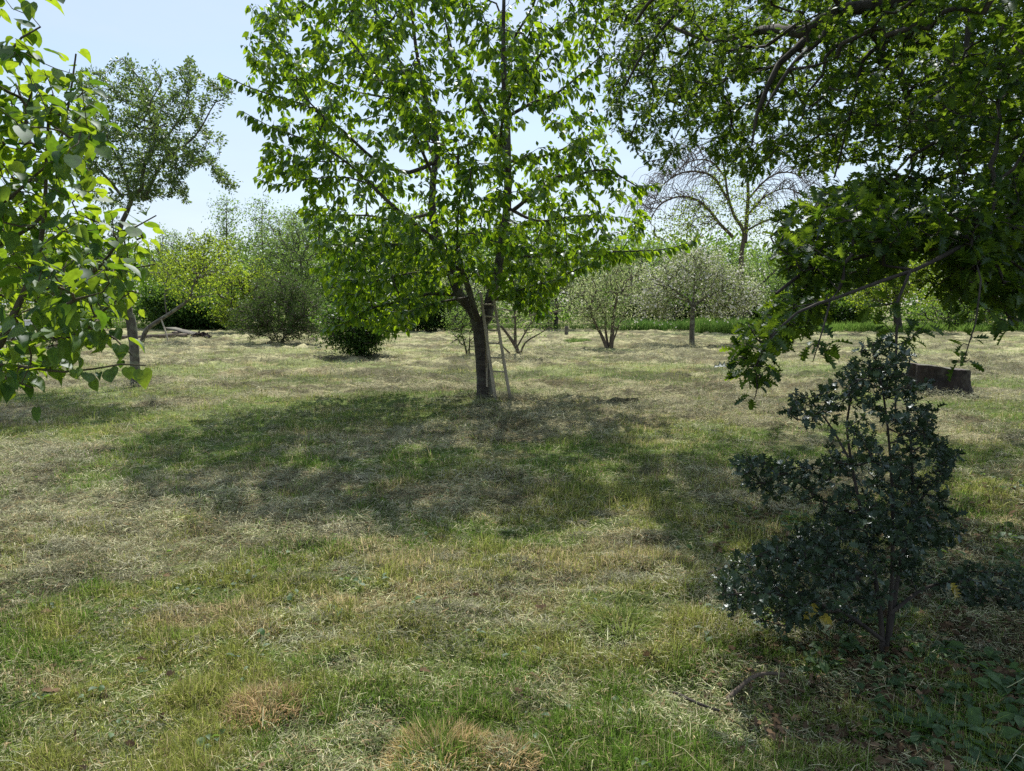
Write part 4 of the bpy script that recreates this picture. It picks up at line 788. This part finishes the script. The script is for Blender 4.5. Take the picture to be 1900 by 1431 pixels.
# hedge and far trees ---------------------------------------------------
far = [
 # label, x, base y, Y, ellipses, n, per, leaf, mat, spread, name
 ('tall hazy tree showing faintly through the linden leaves', 30, 608, 46, [(20,500,80,90),(60,440,60,60)], 220, 40, .17, 'yg', .6, 'broadleaf_tree'),
 ('bushy tree behind the plum tree crown base', 160, 608, 47, [(160,520,80,80),(200,470,50,50)], 240, 40, .17, 'green', .6, 'broadleaf_tree'),
 ('rounded hazy grey green tree just right of the plum tree', 310, 608, 52, [(305,480,42,55),(320,450,28,30)], 200, 40, .16, 'willow', .5, 'broadleaf_tree'),
 ('yellow green broadleaf tree above the dark laurel, left of the sparse poplars', 365, 607, 49, [(345,510,60,60),(390,480,55,45),(370,455,30,28)], 360, 40, .16, 'yg', .5, 'broadleaf_tree'),
 ('very dark laurel bush at ground level behind the planks', 350, 609, 45, [(320,570,50,38),(370,580,50,30),(415,585,30,22)], 330, 44, .15, 'dark', .35, 'laurel_bush'),
 ('bright lime green bush with arching sprays left of the broom bush', 448, 610, 40, [(440,545,52,52),(480,525,45,35),(420,580,30,28)], 380, 34, .14, 'yg', .35, 'leafy_bush'),
 ('big feathery grey green willow rising between the poplars and the cherry', 560, 607, 46, [(545,480,75,70),(610,500,60,80),(500,500,50,70),(570,425,50,42),(520,440,35,40)], 850, 40, .15, 'willow', .45, 'willow_tree'),
 ('mid green willow bush half hidden behind the cherry lower left branches', 650, 608, 44, [(650,540,60,60),(610,560,40,45)], 320, 40, .15, 'green', .4, 'willow_bush'),
 ('yellow green tree seen through the cherry crown left of its trunk', 740, 607, 48, [(735,480,60,80),(780,520,60,70)], 420, 40, .16, 'yg', .5, 'broadleaf_tree'),
 ('dark green bush under the cherry branches left of its trunk', 790, 608, 42, [(790,580,50,28),(840,575,40,32)], 220, 36, .13, 'dark', .3, 'leafy_bush'),
 ('tan blossomed thicket directly behind the cherry fork', 880, 606, 43, [(880,540,70,55),(840,560,50,45)], 380, 36, .11, 'pale', .35, 'blossom_thicket'),
 ('tall pale pinkish blossom tree behind the right side of the cherry', 1030, 606, 46, [(1030,500,60,60),(1000,530,60,60),(1075,520,45,50)], 560, 36, .12, 'pale', .4, 'blossom_tree'),
 ('grey green tree between the two blossom trees and the skyline', 1190, 605, 52, [(1180,510,60,60),(1150,480,40,40),(1215,490,45,45)], 380, 40, .16, 'willow', .5, 'broadleaf_tree'),
 ('dark thicket in shade behind the apple tree trunk', 1270, 604, 49, [(1230,580,70,28),(1310,578,70,30),(1370,575,50,32)], 420, 44, .15, 'dark', .35, 'thicket'),
 ('green hedge tree directly behind the apple tree crown', 1310, 604, 54, [(1290,510,80,60),(1350,500,60,60)], 420, 40, .17, 'green', .55, 'broadleaf_tree'),
 ('grey green tree at the foot of the hanging oak branches', 1480, 605, 52, [(1460,520,60,70),(1510,540,50,60)], 360, 40, .16, 'willow', .5, 'broadleaf_tree'),
 ('dark green thicket behind the hanging oak sprays', 1500, 606, 47, [(1480,580,60,30),(1560,582,50,28)], 260, 44, .14, 'dark', .35, 'thicket'),
 ('bright yellow green maple behind the thin hanging oak twig', 1668, 612, 41, [(1640,520,60,45),(1690,500,50,45),(1610,560,40,30)], 420, 34, .15, 'yg', .4, 'maple_tree'),
 ('low green brambles right of the maple trunk', 1760, 611, 42, [(1740,585,60,24),(1800,580,60,28)], 260, 36, .13, 'green', .3, 'bramble_bush'),
 ('tall yellow green tree under the oak at far right', 1790, 608, 46, [(1790,480,70,70),(1850,500,70,80),(1740,540,50,50)], 560, 40, .16, 'yg', .5, 'broadleaf_tree'),
 ('crooked dark trunked tree at the right edge', 1888, 608, 43, [(1890,530,60,50),(1930,480,60,60)], 320, 40, .15, 'green', .45, 'broadleaf_tree'),
]
for (label, x, by, Yd, ells, n, per, leaf, mk, spd, nm) in far:
    top = min(e[1] for e in ells); tr = [([(x, by, 0), (x+3, (by*2+top)/3, 0), (x-2, (by+top*2)/3, 0)], .16 if 'tree' in nm else .07, .05)]
    if 'crooked' in label: tr = [([(1890,610,0),(1875,585,0),(1862,565,0),(1850,535,0)],.28,.12),([(1890,612,0),(1900,580,0),(1910,550,0)],.2,.1)]
    if 'hanging oak twig' in label: tr = [([(1668,613,0),(1664,580,0),(1662,545,0),(1650,500,0)],.24,.1),([(1664,560,0),(1690,530,0),(1710,510,0)],.1,.05)]
    bush = 'tree' not in nm; kw = {}
    if mk == 'dark': leaf *= 1.2; per = int(per*1.25)
    else: n = int(n*1.25); kw = dict(dens_len=(.085, 1.5), droop=.1, up=.7); leaf *= 1.05; per = 3; spd = .13
    FP(nm, label, 'bush' if bush else 'tree', x, by, ells, n, per, leaf, FAR[mk], tr, Y=Yd, spread=spd, tipr=.014, bark=B_grey if mk == 'willow' else B_dark, thick=1.0, parts=('stems', 'twigs', 'foliage') if bush else ('trunk', 'branches', 'crown'), width=.6 if mk == 'willow' else 1.0, **kw)
for lab, x, top, wd, Yd in (('thin sparse poplar on the skyline, leftmost of the wispy trees', 421, 372, 26, 55), ('sparse wispy poplar standing just left of the willow crown', 487, 376, 30, 56), ('wispy grey skyline tree whose top touches the cherry twigs', 545, 392, 30, 57)):
    FP('poplar_tree', lab, 'tree', x, 605, [(x,(top+430)/2,wd,(430-top)/2+8),(x,460,wd*1.2,45)], 220, 9, .15, FAR['willow'], [([(x,605,0),(x+2,500,0),(x-1,430,0),(x,top,0)],.14,.02)], Y=Yd, spread=.4, tipr=.012, bark=B_grey, group='wispy poplars')
# tall grass along the hedge
def strip(x0, x1, Ya, Yb_, n, h, c0, c1, name, label):
    Y = rs.uniform(Ya, Yb_, n); px = rs.uniform(x0, x1, n); x = (px-950)/F*Y
    cl = fbm(x*1.2, Y*1.2, 3); k = rs.rand(n) < sst(.3, .6, cl)+.2; x, Y, cl = x[k], Y[k], cl[k]; n = len(x)
    c = np.array(c0)+(np.array(c1)-np.array(c0))*rs.rand(n)[:, None]
    o = blades(name, x, Y, gh(x, Y), h*(.4+.8*cl)*(.7+.6*rs.rand(n)), np.full(n, .035), rs.uniform(0, 6.28, n), rs.uniform(.9, 1.5, n), rs.uniform(-.8, 0, n), c, M_blade); return tag(o, label, 'tall grass', kind='stuff')
strip(1290, 1420, 38.5, 44, 7000, .85, (.12,.22,.035), (.22,.33,.07), 'tall_grass', 'bright green tall grass strip right of the apple trunk')
strip(1100, 1290, 43, 47, 6000, .7, (.07,.15,.03), (.13,.22,.05), 'tall_grass', 'darker tall grass strip left of the apple trunk')
strip(1440, 2000, 40, 44, 14000, .6, (.10,.2,.03), (.22,.32,.07), 'tall_grass', 'rough tall grass below the maple and brambles')
strip(-200, 1100, 45, 48, 14000, .4, (.07,.13,.03), (.15,.22,.06), 'tall_grass', 'short rough grass along the foot of the far hedge')
# far wood behind
n = 2600; ang = rs.uniform(-.95, .95, n); dist = rs.uniform(66, 84, n); x = np.tan(ang)*dist; hz_ = 4.6+3.0*fbm(x*.07+5, x*0+2, 3)*1.6
z = rs.rand(n)**.7*hz_; tg = np.stack([x, dist, z], 1)
o = leaf_mesh('distant_wood', *puffs(tg, 40, .9, .42), TQ, FAR['green'], None); tag(o, 'distant belt of trees closing the view behind the hedge', 'wood', kind='stuff')
n = 900; ang = rs.uniform(-.95, .95, n); x = np.tan(ang)*57; tg = np.stack([x, 57+rs.uniform(-1.5, 2, n), rs.rand(n)*3.6], 1)
o = leaf_mesh('hedge_undergrowth', *puffs(tg, 50, .5, .24), TQ, FAR['dark'], None); tag(o, 'dark undergrowth filling the foot of the far hedge', 'undergrowth', kind='stuff')
